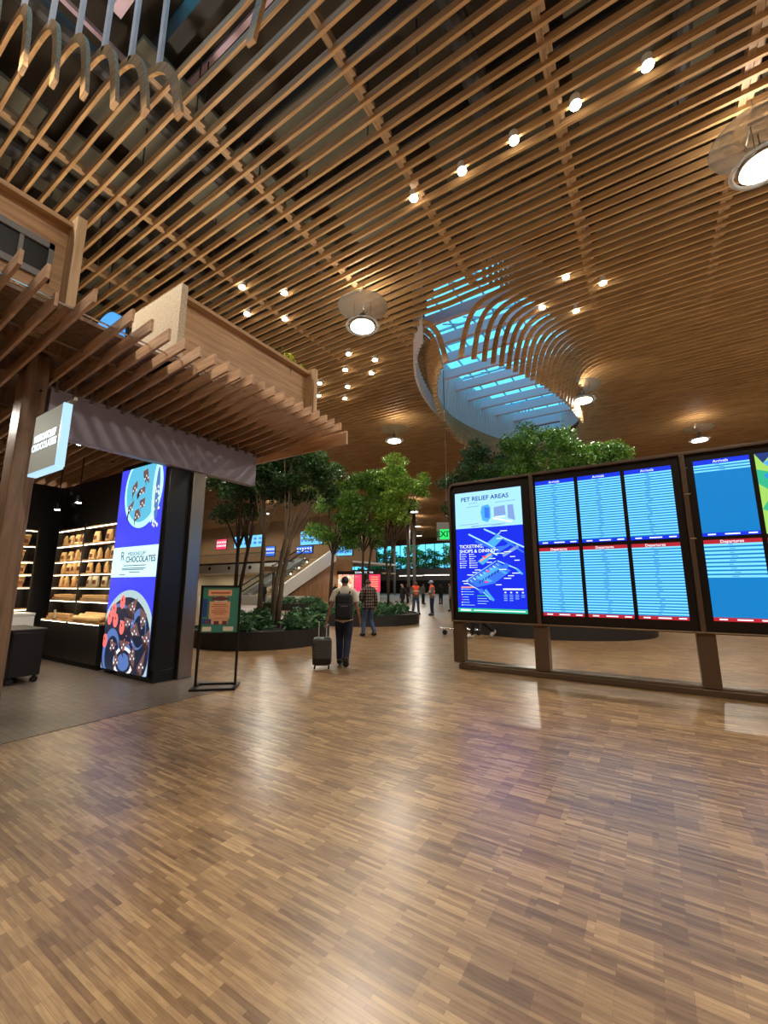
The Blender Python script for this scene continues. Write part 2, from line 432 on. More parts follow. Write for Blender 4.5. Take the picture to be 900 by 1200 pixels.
while y < YF-.7:
    ks = [k for k in SKY if abs(y-k['c'][1]) < k['B']]
    if not ks: slat_run(y, [-58 if y < 30 else XL+.2, 14])
    else:
        k = ks[0]; hw = k['A']*math.sqrt(1-((y-k['c'][1])/k['B'])**2)
        q = abs(y-k['c'][1])/k['b']
        cx = k['c'][0]
        hi = k['a']*(1-q**k['n'])**(1/k['n']) if q < 1 else 0
        if hi < .2:
            g = [cx-hw+2*hw*i/60 for i in range(61)]
            slat_run(y, [-58]+g+[14])
        else:
            N = 34
            g = [hw+(hi-hw)*(1-(1-i/N)**1.6) for i in range(N+1)]; g[-1] = hi+.001
            slat_run(y, [-58]+[cx-v for v in g]); slat_run(y, [cx+v for v in g][::-1]+[14])
            ends.append((y, cx, hi))
    y = round(y+PITCH, 4)
ceil = tag(cm.build('ceiling', 'slat'), **st)
# cross beams along y above the slats
for i in range(-16, 6):
    xb = -.73+3.2*i
    m = MB(); yb = -7.6
    while yb < 60:
        ye = yb+.64
        if tval(xb, (yb+ye)/2) < .45: m.box(xb-.06, xb+.06, yb, ye, HC+.1, HC+.32)
        yb = ye
    yb = -7.68
    while yb < 36:
        if tval(xb, yb) < .3: m.box(xb+.06, xb+.16, yb+.05, yb+.19, HC+.06, HC+.16)
        yb += PITCH
    if m.v: m.build('cross_beam', 'beamwood', ceil)

# roof deck with oval wells
WELL = [dict(c=(-4.9, 21.9), a=3.8, b=8.5), dict(c=(-4.9, -1.3), a=3.7, b=5.2)]
def wellhw(k, y):
    q = (y-k['c'][1])/k['b']; return k['a']*(1-abs(q)**2.2)**(1/2.2) if abs(q) < 1 else 0
m = MB(); y = YN
while y < YF:
    hw = 0
    for k in WELL:
        h_ = wellhw(k, y+.125)
        if h_ > 0: hw = h_; cx = k['c'][0]
    if hw: m.quad((XL, y, ZD), (XL, y+.25, ZD), (cx-hw, y+.25, ZD), (cx-hw, y, ZD)); m.quad((cx+hw, y, ZD), (cx+hw, y+.25, ZD), (XR, y+.25, ZD), (XR, y, ZD))
    else: m.quad((XL, y, ZD), (XL, y+.25, ZD), (XR, y+.25, ZD), (XR, y, ZD))
    y += .25
tag(m.build('ceiling_deck', 'deck'), **st)
m = MB()          # grey acoustic boards and ducts hung above the slats
for i in range(-14, 5):
    for j in range(0, 24):
        xb = -.73+3.2*i; yb = .5+j*2.4
        if tval(xb+1.6, yb+1) > 0 or tval(xb+.3, yb) > 0 or tval(xb+2.9, yb+1.6) > 0 or random.random() < .25: continue
        m.box(xb+.35, xb+2.85, yb, yb+1.5+.5*random.random(), 12.3, 12.4)
tag(m.build('ceiling_panels', 'acoustic'), **st)
m = MB()
for (x0, yy, r) in ((-2.2, 4.4, .25), (-8.5, 6.0, .2), (1.4, 5.2, .18), (5.2, 4.8, .3), (-12.1, 3.2, .22)):
    m.tube([(x0, -6, 12.0), (x0+.1, yy, 12.0), (x0+.1, 9.8, 12.0)], r, 12)
for i in range(60):
    xx, yy = random.uniform(-14, 6), random.uniform(2, 14)
    if tval(xx, yy) > .1: continue
    m.tube([(xx, yy, 11.1), (xx, yy, 13.4)], .018, 5)
for i in range(5): m.box(-60, 14, 3.3+i*2.2, 3.55+i*2.2, 12.7, 13.3) if i < 3 else None
tag(m.build('ceiling_ducts', 'duct', smooth=False), **st)

# skylights
for si, k in enumerate(WELL):
    cx, cy = k['c']; wn = empty('window_%d' % (si+2), (cx, cy, 0), **st)
    kk = SKY[si]
    m = MB()                                         # screen of pale vertical slats round the well
    yy = cy-k['b']+.05
    for (y0, c0, hi) in ends:
        if (abs(y0-kk['c'][1]) > kk['b']): continue
        for s in (-1, 1):
            for o in ((0, .05), (.16, .25)) if si == 0 else ((0, .05),):
                yq = y0+o[0]
                q = abs(yq-kk['c'][1])/(kk['b']+.35); hh = (kk['a']+.45)*(1-q**2.0)**(.5) if q < 1 else 0
                hh = max(hh, hi+.12)
                x = c0+s*hh-cx
                m.box(x-.06, x+.06, yq-cy-.03, yq-cy+.03, ((10.1 if s < 0 else 11.5) if si == 0 else 10.85), 13.6)
    m.build('slat_screen', 'strip', wn)
    nb = int(2*k['b']/1.56)
    for i in range(nb+1):
        yb = -k['b']+1.2+1.556*i
        hw = wellhw(k, cy+yb)
        if hw < .4: continue
        bx('beam', 'whitebeam', (-hw-.1, hw+.1, yb-.09, yb+.09, 12.5, 12.97), wn)
    m = MB()
    for i in range(-4, 5):
        m.box(i*1.0-.03, i*1.0+.03, -k['b']-.2, k['b']+.2, 14.0, 14.12)
    yb = -k['b']
    while yb < k['b']:
        m.box(-k['a']-.3, k['a']+.3, yb-.03, yb+.03, 14.0, 14.1); yb += 1.3
    for i in range(-3, 4):
        for j in range(int(k['b']*2/2.6)):
            y0 = -k['b']+j*2.6
            m.tube([(i*1.0, y0, 13.4), (i*1.0+.5, y0+1.3, 14.0)], .035, 6)
    m.build('window_frame', 'mullion', wn)
    m = MB()
    a, b_ = k['a']+.5, k['b']+.4
    m.box(-a, a, -b_, -b_+.1, 13.4, 14.2); m.box(-a, a, b_-.1, b_, 13.4, 14.2); m.box(-a, -a+.1, -b_, b_, 13.4, 14.2); m.box(a-.1, a, -b_, b_, 13.4, 14.2)
    m.build('curb', 'whitebeam', wn)
    bx('pane', 'glass', (-a, a, -b_, b_, 14.14, 14.16), wn)

# ------------------------------------------------------------------ lamps
def arealamp(name, loc, power, size, parent=None, rot=(0, 0, 0), color=(1, .92, .79), spread=PI):
    l = bpy.data.lights.new(name, 'AREA'); l.shape = 'DISK'; l.size = size; l.energy = power; l.color = color; l.spread = spread
    o = bpy.data.objects.new(name, l); COL.objects.link(o); o.location = loc; o.rotation_euler = rot; o.parent = parent; return o
def spotlamp(name, loc, power, parent=None, rot=(0, 0, 0), ang=70, color=(1, .91, .78), r=.05):
    l = bpy.data.lights.new(name, 'SPOT'); l.energy = power; l.color = color; l.spot_size = math.radians(ang); l.spot_blend = .6; l.shadow_soft_size = r
    o = bpy.data.objects.new(name, l); COL.objects.link(o); o.location = loc; o.rotation_euler = rot; o.parent = parent; return o

def make_pendant():
    root = empty('pendant_lamp')
    m = MB(); m.lathe([(.38, 0), (.4, .02), (.38, .1), (.3, .16), (.12, .22), (.1, .4), (.03, .46)], (0, 0, .02), 28)
    m.build('lamp_housing', 'steel', root, smooth=True)
    m = MB(); m.lathe([(.44, 0), (.5, -.04), (.53, 0), (.5, .03), (.44, .02)], (0, 0, .03), 32, cap=False)
    m.build('lamp_ring', 'disc', root, smooth=True)
    m = MB(); m.lathe([(.37, -.02), (.36, .0)], (0, 0, .01), 28); m.build('lens', 'lens', root)
    m = MB(); m.lathe([(.02, .02), (.5, .04), (.78, -.02), (.77, -.04), (.5, .02), (.02, 0)], (0, 0, .72), 36, cap=False)
    m.build('reflector_disc', 'disc', root, smooth=True)
    m = MB()
    for a in range(3):
        q = a*2*PI/3; m.tube([(.28*math.cos(q), .28*math.sin(q), .16), (.3*math.cos(q), .3*math.sin(q), .74), (.02*math.cos(q), .02*math.sin(q), 1.25)], .008, 5)
    m.tube([(0, 0, .4), (0, 0, 2.0)], .012, 6); m.build('cable', 'steel', root)
    arealamp('lamp_down', (0, 0, -.03), 1.0, .55, root)
    arealamp('lamp_up', (0, 0, .8), 1.0, .5, root, rot=(PI, 0, 0))
    return root
PEND = [(-6.78, 9.49, 'large pendant lamp over the man with the backpack, biggest fully visible one', 1),
        (-11.26, 18.9, 'pendant lamp left of the skylight, above the bright green tree', 1),
        (-1.7, 18.9, 'pendant lamp hanging against the right flank of the skylight mouth', 1),
        (3.1, 27.8, 'pendant lamp showing just over the top edge of the display board', 1),
        (2.6, 9.5, 'pendant lamp cut off by the right edge of the photo', 1),
        (-21, 39.4, 'nearest and highest of the far row of pendant lamps beside the tree', 1),
        (-26, 49.7, 'middle pendant lamp of the far row of three', 1),
        (-30.8, 59.5, 'farthest and lowest pendant lamp of the far row of three', 1),
        (-35.4, 49, 'small far pendant lamp seen through the bright tree, lower left of the row', 1),
        (-26, 29.6, 'pendant lamp glimpsed inside the crown of the left tree group', 1),
        (-21.5, 19.7, 'pendant lamp just right of the end of the grey shop fascia', 1),
        (-35.6, 31.5, 'small pendant lamp seen above the distant stair through dark leaves', 1),
        (-6.78, 0.1, 'pendant lamp above the shop canopy, out of the frame', 0), (2.6, 0.1, 'pendant lamp above the open floor, out of the frame', 0),
        (-16.2, 9.5, 'pendant lamp behind the shop, hidden by its canopy', 0), (-16.2, 0.1, 'pendant lamp left of the shop, out of the frame', 0),
        (7.0, 18.9, 'pendant lamp beyond the right edge of the photo', 0), (12, 9.5, 'pendant lamp far right, out of the frame', 0), (12, .1, 'pendant lamp far right and near, out of the frame', 0),
        (-45, 49, 'pendant lamp above the far mezzanine', 0), (-9, 38, 'pendant lamp behind the tall dark tree', 0), (-14, 60, 'pendant lamp far behind the display board', 0)]
proto = make_pendant()
LD, LU = 430, 32
first = True
pl = [o for o in bpy.data.objects if o.parent == proto and o.type == 'LIGHT']
for o in pl: o.data.energy = LD if o.name.startswith('lamp_down') else LU
for (x, y, lab, vis) in PEND:
    o = proto if first else copy_tree(proto); first = False
    o.location = (x, y, 9.5); tag(o, lab, 'pendant lamp', 'round pendant lamps under the slat ceiling')

SPOTS = [(.86, 7.52, 'rightmost and largest spotlight of the diagonal row of five at the top'), (-.35, 7.5, 'second spotlight from the right in the diagonal row of five'),
 (-1.56, 7.52, 'middle spotlight of the diagonal row of five'), (-2.75, 7.55, 'fourth spotlight from the right in the diagonal row of five'), (-4.01, 7.56, 'leftmost spotlight of the diagonal row of five'),
 (-10.1, 7.36, 'upper left spotlight of the four above the plywood planter box'), (-9.16, 8.27, 'upper right spotlight of the four above the planter box'), (-11.04, 8.33, 'lower left spotlight of the four above the planter box'), (-10.12, 9.24, 'lower right spotlight of the four above the planter box'),
 (-9.57, 12.28, 'topmost spotlight of the group of eight below the big pendant'), (-8.91, 13.23, 'upper right spotlight of the group of eight below the big pendant'), (-9.66, 14.09, 'lower right spotlight of the group of eight below the big pendant'),
 (-10.48, 13.22, 'spotlight just under the topmost one in the group of eight'), (-12.25, 13.56, 'upper left spotlight of the group of eight'), (-11.34, 14.53, 'middle spotlight of the group of eight, above the lowest'), (-13.17, 14.54, 'lower left spotlight of the group of eight'), (-12.22, 15.47, 'lowest spotlight of the group of eight'),
 (-1.29, 12.41, 'upper left spotlight of the four above the skylight curve'), (-.35, 13.3, 'upper right spotlight of the four above the skylight curve'), (-2.21, 13.44, 'lower left spotlight of the four, at the claw-like slats'), (-1.26, 14.29, 'lower right spotlight of the four above the skylight curve')]
sp = None
for (x, y, lab) in SPOTS:
    if sp is None:
        sp = empty('ceiling_spotlight')
        m = MB(); m.lathe([(.09, 0), (.1, .01), (.1, .17), (.03, .2)], (0, 0, 0), 14); m.build('lamp_housing', 'white', sp)
        m = MB(); m.lathe([(.1, -.03), (.099, -.005)], (0, 0, 0), 14); m.build('lens', 'spotlens', sp)
        spotlamp('lamp_beam', (0, 0, -.05), 90, sp, ang=60); o = sp
    else: o = copy_tree(sp)
    o.location = (x, y+(.16 if tval(x, y) == 0 else .16), zc(x, y)-.02); tag(o, lab, 'spotlight', 'small spotlights set between the ceiling slats')

# unseen uplights added only to brighten the slat ceiling
for i, (x, y, z, lab, pw) in enumerate(((-9.3, 2.2, 4.93, 'added unseen uplight on the shop roof behind the near parapet box', 420), (-9.0, 5.6, 4.93, 'added unseen uplight on the shop roof behind the far parapet box', 380), (3.2, 12.2, 2.2, 'added unseen uplight behind the display board', 420),
        (8.5, 3.5, 2.2, 'added unseen uplight right of the frame', 420), (3.5, -5.5, 2.2, 'added unseen uplight behind the viewer', 350), (-14.5, 13.5, 2.2, 'added unseen uplight behind the shop', 350), (9, 24, 2.2, 'added unseen uplight far behind the display board', 500))):
    u = empty('added_uplight', (x, y, z), label=lab, cat='uplight', group=None)
    m = MB(); m.lathe([(.5, .0), (.55, .02), (.6, .22), (.57, .24), (.5, .1)], (0, 0, 0), 24)
    if z < 3: m.lathe([(.3, -z), (.3, -z+.04), (.06, -z+.08), (.06, 0)], (0, 0, 0), 16)
    m.build('added_bowl', 'steel', u, smooth=False)
    arealamp('lamp_up', (0, 0, .2), pw*.42, .9, u, rot=(PI, 0, 0))

# ------------------------------------------------------------------ flight display board
YB = 7.97
bd = empty('flight_display_board', (-1, YB, 0), label='long dark metal flight information board with blue screens standing on the wood floor', cat='display board')
def B(b): return (b[0]+1, b[1]+1, b[2]-YB, b[3]-YB, b[4], b[5])
m = MB()
x0, x1, z0, z1 = -3.4, 3.4, .92, 3.69
# rounded frame outline
def frame_ring(m, x0, x1, z0, z1, r, t, ya, yb_):
    pts = []
    for cx_, cz_, a0 in ((x0+r, z1-r, PI/2), (x0+r, z0+.02, PI)):
        pass
    out = [(x1, z1), (x0+r, z1)]+[(x0+r-r*math.sin(a), z1-r+r*math.cos(a)) for a in [PI/2*i/6 for i in range(1, 7)]]+[(x0, z0)]
    inn = [(x1, z1-t), (x0+r, z1-t)]+[(x0+r-(r-t)*math.sin(a), z1-r+(r-t)*math.cos(a)) for a in [PI/2*i/6 for i in range(1, 7)]]+[(x0+t, z0)]
    for i in range(len(out)-1):
        a, b, c, d = out[i], out[i+1], inn[i+1], inn[i]
        m.quad((a[0], ya, a[1]), (b[0], ya, b[1]), (c[0], ya, c[1]), (d[0], ya, d[1]))
        m.quad((a[0], ya, a[1]), (a[0], yb_, a[1]), (b[0], yb_, b[1]), (b[0], ya, b[1]))
        m.quad((d[0], ya, d[1]), (c[0], ya, c[1]), (c[0], yb_, c[1]), (d[0], yb_, d[1]))
        m.quad((a[0], yb_, a[1]), (d[0], yb_, d[1]), (c[0], yb_, c[1]), (b[0], yb_, b[1]))
frame_ring(m, x0+1, x1+1, z0, z1, .12, .035, -.06, .3)
m.box(*B((x0, x1, YB-.06, YB+.3, z0-.03, z0)))
m.build('frame', 'bronze', bd)
bx('panel_back', 'darkframe', B((x0+.04, x1, YB-.0, YB+.26, z0, z1-.03)), bd)
bx('top_rail', 'steel', B((x0+.1, x1, YB-.065, YB+.0, z1-.008, z1+.008)), bd)
for xx in (-1.72, .62, 2.9):
    bx('divider', 'bronze', B((xx-.035, xx+.035, YB-.065, YB, z0, z1-.03)), bd, bevel=.01)
# posts and base
m = MB(); m.box(*B((-3.4, -3.18, YB-.02, YB+.22, .12, .9))); m.build('post', 'bronze', bd, bevel=.03)
for (a, b) in ((-1.84, -1.6), (.53, .76), (2.9, 3.13)):
    bx('post', 'bronze', B((a, b, YB-.02, YB+.22, .12, .9)), bd, bevel=.01)
bx('base', 'bronze', B((-3.3, 3.4, YB-.0, YB+.34, 0, .1)), bd, bevel=.015)
bx('base_step', 'steel', B((-3.4, 3.4, YB+.02, YB+.26, .1, .14)), bd, bevel=.01)
bx('trim_line', 'chrome', B((x0, x1, YB-.07, YB-.05, .905, .92)), bd)
for (a, b) in ((-1.95, .53),):
    m = MB()
    for zz in (3.42, 3.0, 2.3): m.box(*B((.60, .68, YB-.072, YB-.06, zz, zz+.02)))
    m.build('latch', 'chrome', bd)
ys = -.012
def flight_screen(x0, x1, z0, z1, head, kind, title):
    s = MB(); x0 += 1; x1 += 1
    H = z1-z0; hh = .075 if kind == 'a' else .062
    s.quad((x0, ys, z1-hh), (x1, ys, z1-hh), (x1, ys, z1), (x0, ys, z1), 0)
    s.quad((x0, ys, z0), (x1, ys, z0), (x1, ys, z0+.055), (x0, ys, z0+.055), 0)
    zt, zb = z1-hh, z0+.055
    rows = {'A': 26, 'D': 24, 'a': 26, 'd': 24}[title[0]] if 0 else 24
    rh = (zt-zb)/rows
    lim = {'full': rows, 'top3': 3, 'half': 9}[head]
    s.quad((x0, ys, zb), (x1, ys, zb), (x1, ys, zt), (x0, ys, zt), 1)
    for i in range(lim):
        a = zt-rh*i; hgt = rh*.56
        if head == 'half': a = zt-rh*1.3*i; hgt = rh*.75
        s.quad((x0, ys-.002, a-hgt), (x1, ys-.002, a-hgt), (x1, ys-.002, a), (x0, ys-.002, a), 2)
    o = s.build('screen', ['scr_head' if kind == 'a' else 'scr_red', 'scr_mid', 'scr_light'], bd)
    xm = (x0+x1)/2
    text('heading_text', title, .06, (xm, ys-.004, z1-hh*.5), RY, 'scr_text', o)
    t = s2 = MB()
    for i in range(lim):
        a = zt-rh*i-rh*.28 if head != 'half' else zt-rh*1.3*i-rh*.38
        for (u, wd) in ((.03, .1), (.2, .07), (.4+.08*random.random(), .05+.07*random.random()), (.62, .06), (.82, .08)):
            xx = x0+u*(x1-x0)
            if not .39 < u < .5: continue
            t.quad((xx, ys-.004, a-rh*.1), (xx+wd*(x1-x0), ys-.004, a-rh*.1), (xx+wd*(x1-x0), ys-.004, a+rh*.1), (xx, ys-.004, a+rh*.1))
    ro_ = t.build('row_text', 'scr_dark', o)
    tag(ro_, kind='stuff')
    t = MB()
    for (u, wd) in ((.1, .14), (.4, .26), (.8, .15)):
        xx = x0+u*(x1-x0); t.quad((xx, ys-.004, z0+.018), (xx+wd*(x1-x0), ys-.004, z0+.018), (xx+wd*(x1-x0), ys-.004, z0+.036), (xx, ys-.004, z0+.036))
    t.build('footer_text', 'scr_text', o)
    return o
for (a, b) in ((-1.65, -.98), (-.92, -.25), (-.19, .47)):
    flight_screen(a, b, 2.335, 3.52, 'full', 'a', 'Arrivals'); flight_screen(a, b, 1.07, 2.27, 'full', 'd', 'Departures')
flight_screen(.76, 1.44, 2.335, 3.53, 'top3', 'a', 'Arrivals'); flight_screen(.76, 1.44, 1.08, 2.28, 'half', 'd', 'Departures')
# abstract green / blue screen at the right edge
s = MB(); X0, X1, Z0, Z1 = 2.5, 3.2, 2.335, 3.53
s.quad((X0, ys, Z0), (X1, ys, Z0), (X1, ys, Z1), (X0, ys, Z1), 0)
for tri, mi in (([(0, 1), (.3, 1), (.12, .87)], 3), ([(0, .95), (.12, .87), (.45, 1), (.9, 1), (.9, .8), (.3, .75)], 1), ([(0, .8), (.35, .72), (.2, .5), (0, .62)], 2), ([(.1, .72), (.4, .8), (.5, .66), (.2, .62)], 4), ([(0, .3), (.2, .5), (.6, .6), (.3, .2)], 5), ([(.5, .3), (1, .6), (1, .2)], 1)):
    s.poly([(X0+u*(X1-X0), ys-.002, Z0+v*(Z1-Z0)) for u, v in tri], mi)
s.build('screen', ['scr_yg', 'scr_cyan', 'scr_green', 'scr_navy', 'scr_lblue', 'scr_green'], bd)
flight_screen(1.5, 2.18, 1.08, 2.28, 'full', 'd', 'Departures')
# map and pet relief screen
X0, X1, Z0, Z1 = -2.27, -.92, 1.085, 3.48
WX, HZ = X1-X0, Z1-Z0
def P2(u, v, d=.002): return (X0+u*WX, ys-d, Z1-v*HZ)
s = MB()
s.quad(P2(0, .31, 0), P2(1, .31, 0), P2(1, 0, 0), P2(0, 0, 0), 0); s.quad(P2(0, .968, 0), P2(1, .968, 0), P2(1, .31, 0), P2(0, .31, 0), 1)
s.quad(P2(0, 1, 0), P2(1, 1, 0), P2(1, .968, 0), P2(0, .968, 0), 2)
pet = s.build('map_screen', ['scr_pale', 'scr_body', 'scr_green'], bd)
text('heading_text', 'PET RELIEF AREAS', .125, P2(.46, .062, .004), RY, 'scr_navy', pet, bold=.002)
text('map_title', 'TICKETING,\nSHOPS & DINING', .095, P2(.05, .485, .004), RY, 'scr_text', pet, align='LEFT')
g = MB()
def pl(pts, mi, d=.002): g.poly([P2(u, v, d) for u, v in pts][::-1], mi)
def line(a, b, w, mi, d=.004):
    a = Vector((a[0]*WX, a[1]*HZ)); b = Vector((b[0]*WX, b[1]*HZ)); n = (b-a).normalized(); n = Vector((-n.y, n.x))*w/2
    g.poly([(X0+p.x, ys-d, Z1-p.y) for p in (a-n, a+n, b+n, b-n)], mi)
mats = ['scr_cyan', 'scr_lblue', 'scr_grey', 'scr_text', 'scr_pale', 'scr_orange', 'scr_green', 'scr_navy', 'pinklit']
pl([(.42, .13), (.52, .12), (.55, .15), (.55, .23), (.5, .27), (.42, .25), (.4, .18)], 0); pl([(.46, .14), (.53, .15), (.53, .24), (.46, .23)], 1, .004)
pl([(.6, .15), (.76, .14), (.77, .22), (.6, .23)], 2); pl([(.8, .14), (.88, .14), (.9, .27), (.8, .25)], 2); line((.58, .24), (.85, .28), .03, 3, .004); line((.62, .23), (.75, .235), .02, 3)
for (u, v, l) in ((.22, .1, .14), (.62, .11, .3), (.18, .13, .2), (.06, .28, .3), (.24, .3, .14), (.55, .3, .16), (.26, .295, .5)): line((u, v), (u+l, v-.005), .012, 2)
line((.2, .36), (.52, .46), .03, 4); line((.52, .46), (.6, .49), .03, 4); line((.44, .325), (1.0, .49), .028, 4); line((.5, .44), (.68, .36), .02, 4)
line((.3, .42), (.64, .51), .04, 1); line((.6, .37), (.99, .53), .03, 1)
pl([(.48, .44), (.62, .38), (.72, .41), (.58, .48)], 0, .005); line((.62, .52), (.84, .45), .05, 1); line((.7, .55), (.92, .48), .06, 2); pl([(.58, .48), (.72, .47), (.7, .5)], 1)
pl([(.32, .59), (.5, .52), (.56, .55), (.4, .62)], 0); line((.36, .59), (.54, .53), .03, 5, .006); line((.52, .51), (.62, .545), .03, 4)
pl([(.16, .745), (.62, .6), (.8, .67), (.56, .77), (.3, .8)], 1, .003)
pl([(.28, .73), (.58, .63), (.76, .69), (.5, .76)], 0, .004); pl([(.44, .72), (.62, .66), (.72, .7), (.54, .75)], 1, .005)
for i in range(9): line((.2+.05*i, .74-.016*i), (.235+.05*i, .757-.016*i), .012, 3 if i % 2 else 4, .006)
for i in range(7): line((.34+.045*i, .77-.014*i), (.36+.045*i, .745-.014*i), .02, 7, .006)
line((.15, .765), (.42, .85), .018, 4); line((.14, .745), (.6, .59), .012, 4); line((.62, .59), (.88, .655), .02, 4); line((.88, .655), (.96, .7), .04, 0); line((.42, .82), (.54, .905), .05, 0); line((.4, .84), (.5, .9), .014, 4, .006)
for (u, v) in ((.3, .76), (.74, .63), (.36, .83)):
    g.poly([(X0+u*WX+.05*math.cos(q), ys-.006, Z1-v*HZ+.05*math.sin(q)) for q in [i*PI/5 for i in range(10)]], 1)
for (u, v) in ((.42, .755), (.45, .67), (.4, .55)): line((u, v), (u+.05, v+.004), .028, 8, .007)
random.seed(3)
for (u, v) in ((.24, .68), (.28, .66), (.46, .6), (.5, .57), (.56, .53), (.58, .5), (.66, .53), (.72, .52), (.8, .56), (.86, .59), (.82, .69), (.76, .71), (.7, .73), (.58, .78), (.08, .75), (.1, .77), (.16, .7), (.64, .66), (.62, .41), (.68, .35)):
    line((u, v), (u+.06+.05*random.random(), v), .013, 3, .006)
for i in range(7):
    line((.05, .53+.018*i), (.07, .53+.018*i), .018, 5 if i in (3,) else 3); line((.08, .53+.018*i), (.12+.05*random.random(), .53+.018*i), .008, 3)
    line((.2, .53+.018*i), (.215, .53+.018*i), .02, 3); line((.22, .53+.018*i), (.27+.06*random.random(), .53+.018*i), .008, 3)
line((.06, .8), (.26, .8), .026, 5)
for i in range(7):
    line((.06, .815+.0215*i), (.075, .815+.0215*i), .016, 8 if i in (3, 4) else 3); line((.08, .815+.0215*i), (.16+.1*random.random(), .815+.0215*i), .009, 4)
line((.3, .868), (.5, .868), .022, 6)
for i in range(3): line((.3, .89+.02*i), (.4+.1*random.random(), .89+.02*i), .009, 4)
line((.68, .815), (1-.04, .815), .028, 3)
for i in range(4):
    u = .71+.08*i; line((u-.012, .84), (u+.012, .84), .022, 3)
    for j in range(5-i if i else 4): line((u-.025, .86+.014*j), (u+.025, .86+.014*j), .008, 4)
line((.04, .984), (.2, .984), .03, 3); line((.24, .984), (.97, .984), .016, 3)
g.build('map_drawing', mats, pet)

# ------------------------------------------------------------------ chocolate shop
shop_g = None
# timber column
cl = empty('timber_column', (-7.2, 2.0, 0), label='tall brown timber column at the left corner of the chocolate shop', cat='column')
bx('shaft', 'column', (-.14, .2, -.16, .1, 0, 4.84), cl, bevel=.015)
m = MB(); m.tube([(.2, .02, 4.3), (.215, .02, 4.3)], .02, 8); m.build('bolt', 'black', cl)
# grey fascia beam
tag(bx('fascia_beam', 'greybeam', (-7.16, -7.0, 2.14, 5.87, 3.71, 4.4)), 'long grey painted fascia beam over the chocolate shop front', 'beam')
# ad pillar
pr = empty('advertising_pillar', (-7.95, 4.2, 0), label='black pillar with a tall glowing blue chocolate advertisement on its front', cat='advertising pillar')
def A(x): return x+7.95
m = MB(); m.box(A(-8.82), A(-7.08), -.16, .24, .2, 3.95); m.box(A(-8.3), A(-7.08), -.14, .24, 0, .2); m.box(A(-8.82), A(-8.55), -.1, .24, 0, .2)
m.build('body', 'black', pr, bevel=.01)
ax0, ax1, az0, az1 = A(-8.76), A(-7.2), .1, 3.85
AW, AH = ax1-ax0, az1-az0; ya = -.185
bx('screen_edge', 'blackmatte', (ax0-.02, ax1+.02, -.18, -.16, az0-.02, az1+.02), pr)
def Q(u, v, d=0): return (ax0+u*AW, ya-d, az1-v*AH)
s = MB(); s.quad(Q(0, 1), Q(1, 1), Q(1, 0), Q(0, 0), 0); s.quad(Q(0, .56, .002), Q(1, .56, .002), Q(1, .41, .002), Q(0, .41, .002), 1)
def ell(c, rx, rz, mi, d, k=40, clip=None, rot=0):
    pts = []
    for i in range(k):
        q = 2*PI*i/k; du, dv = rx*math.cos(q), rz*math.sin(q)
        du, dv = du*math.cos(rot)-dv*math.sin(rot), du*math.sin(rot)+dv*math.cos(rot)
        u = min(1, max(0, c[0]+du/AW)); v = min(1, max(0, c[1]-dv/AH)); pts.append(Q(u, v, d))
    s.poly(pts, mi)
ell((.55, .12), .66, .75, 3, .003); ell((.54, .115), .58, .66, 2, .004); ell((.84, .15), .12, .58, 3, .005); ell((.87, .16), .07, .5, 8, .006)
for i in range(26): ell((.78+.17*random.random(), .12+.2*random.random()), .02, .03, 7, .007, 6)
def wedge(pts, d=.008):
    n = len(pts); s.poly([Q(u, v, d) for u, v in pts][::-1], 4)
    a = pts[-1]; b = pts[0]; s.poly([Q(*a, d+.001), Q(*b, d+.001), Q(b[0]+.02, min(1, b[1]+.03), d+.001), Q(min(1, a[0]+.02), min(1, a[1]+.03), d+.001)], 5)
    cx_ = sum(p[0] for p in pts)/n; cy_ = sum(p[1] for p in pts)/n
    for (e, f_) in ((0, 0), (.04, .012), (-.03, .015)): ell((cx_+e, cy_+f_), .018, .022, 7, d+.003, 6)
wedge([(.52, .03), (.62, .02), (.68, .1), (.6, .08)]); wedge([(.3, .1), (.4, .07), (.42, .1), (.32, .16)]); wedge([(.48, .12), (.6, .11), (.6, .145), (.42, .145)])
wedge([(.26, .2), (.38, .17), (.36, .2), (.24, .26)]); wedge([(.5, .18), (.62, .17), (.62, .215), (.54, .22)]); wedge([(.42, .23), (.5, .22), (.56, .26), (.42, .29)])
# lower plate
ell((.5, .87), .92, .93, 9, .003, 60); ell((.48, .88), .84, .84, 6, .004, 60)
for (u, v, r1, r2) in ((.2, .92, .3, .42), (.75, .8, .25, .35), (.3, .72, .35, .12), (.5, .93, .25, .25)): ell((u, v), r1, r2, 10, .005, 24); ell((u+.02, v+.01), r1*.8, r2*.78, 6, .006, 24)
for i in range(4): ell((.5, .955-.0*i), .34-.07*i, .26-.055*i, (7, 6, 10, 8)[i], .0065+.0005*i, 30)
for (u, v) in ((.36, .68), (.18, .72), (.1, .76), (.24, .77), (.4, .8), (.04, .87)): ell((u, v), .085, .125, 11, .009, 16); ell((u-.01, v-.01), .02, .03, 5, .01, 8)
for pts in ([(.45, .70), (.68, .66), (.64, .735)], [(.75, .70), (.9, .73), (.88, .78), (.8, .79)], [(.42, .75), (.62, .76), (.52, .80)], [(.58, .81), (.7, .77), (.8, .83), (.66, .83)], [(.85, .84), (.99, .79), (.99, .87)], [(.16, .86), (.32, .88), (.2, .92)], [(.36, .86), (.6, .86), (.48, .91)], [(.6, .92), (.72, .87), (.74, .97)], [(.3, .9), (.42, .96), (.3, .99)], [(.8, .97), (.95, .88), (.9, 1.0)]): wedge(pts, .0085)
for i in range(20): ell((.2+.7*random.random(), .68+.3*random.random()), .012, .016, 11 if i % 2 else 7, .0125, 6)
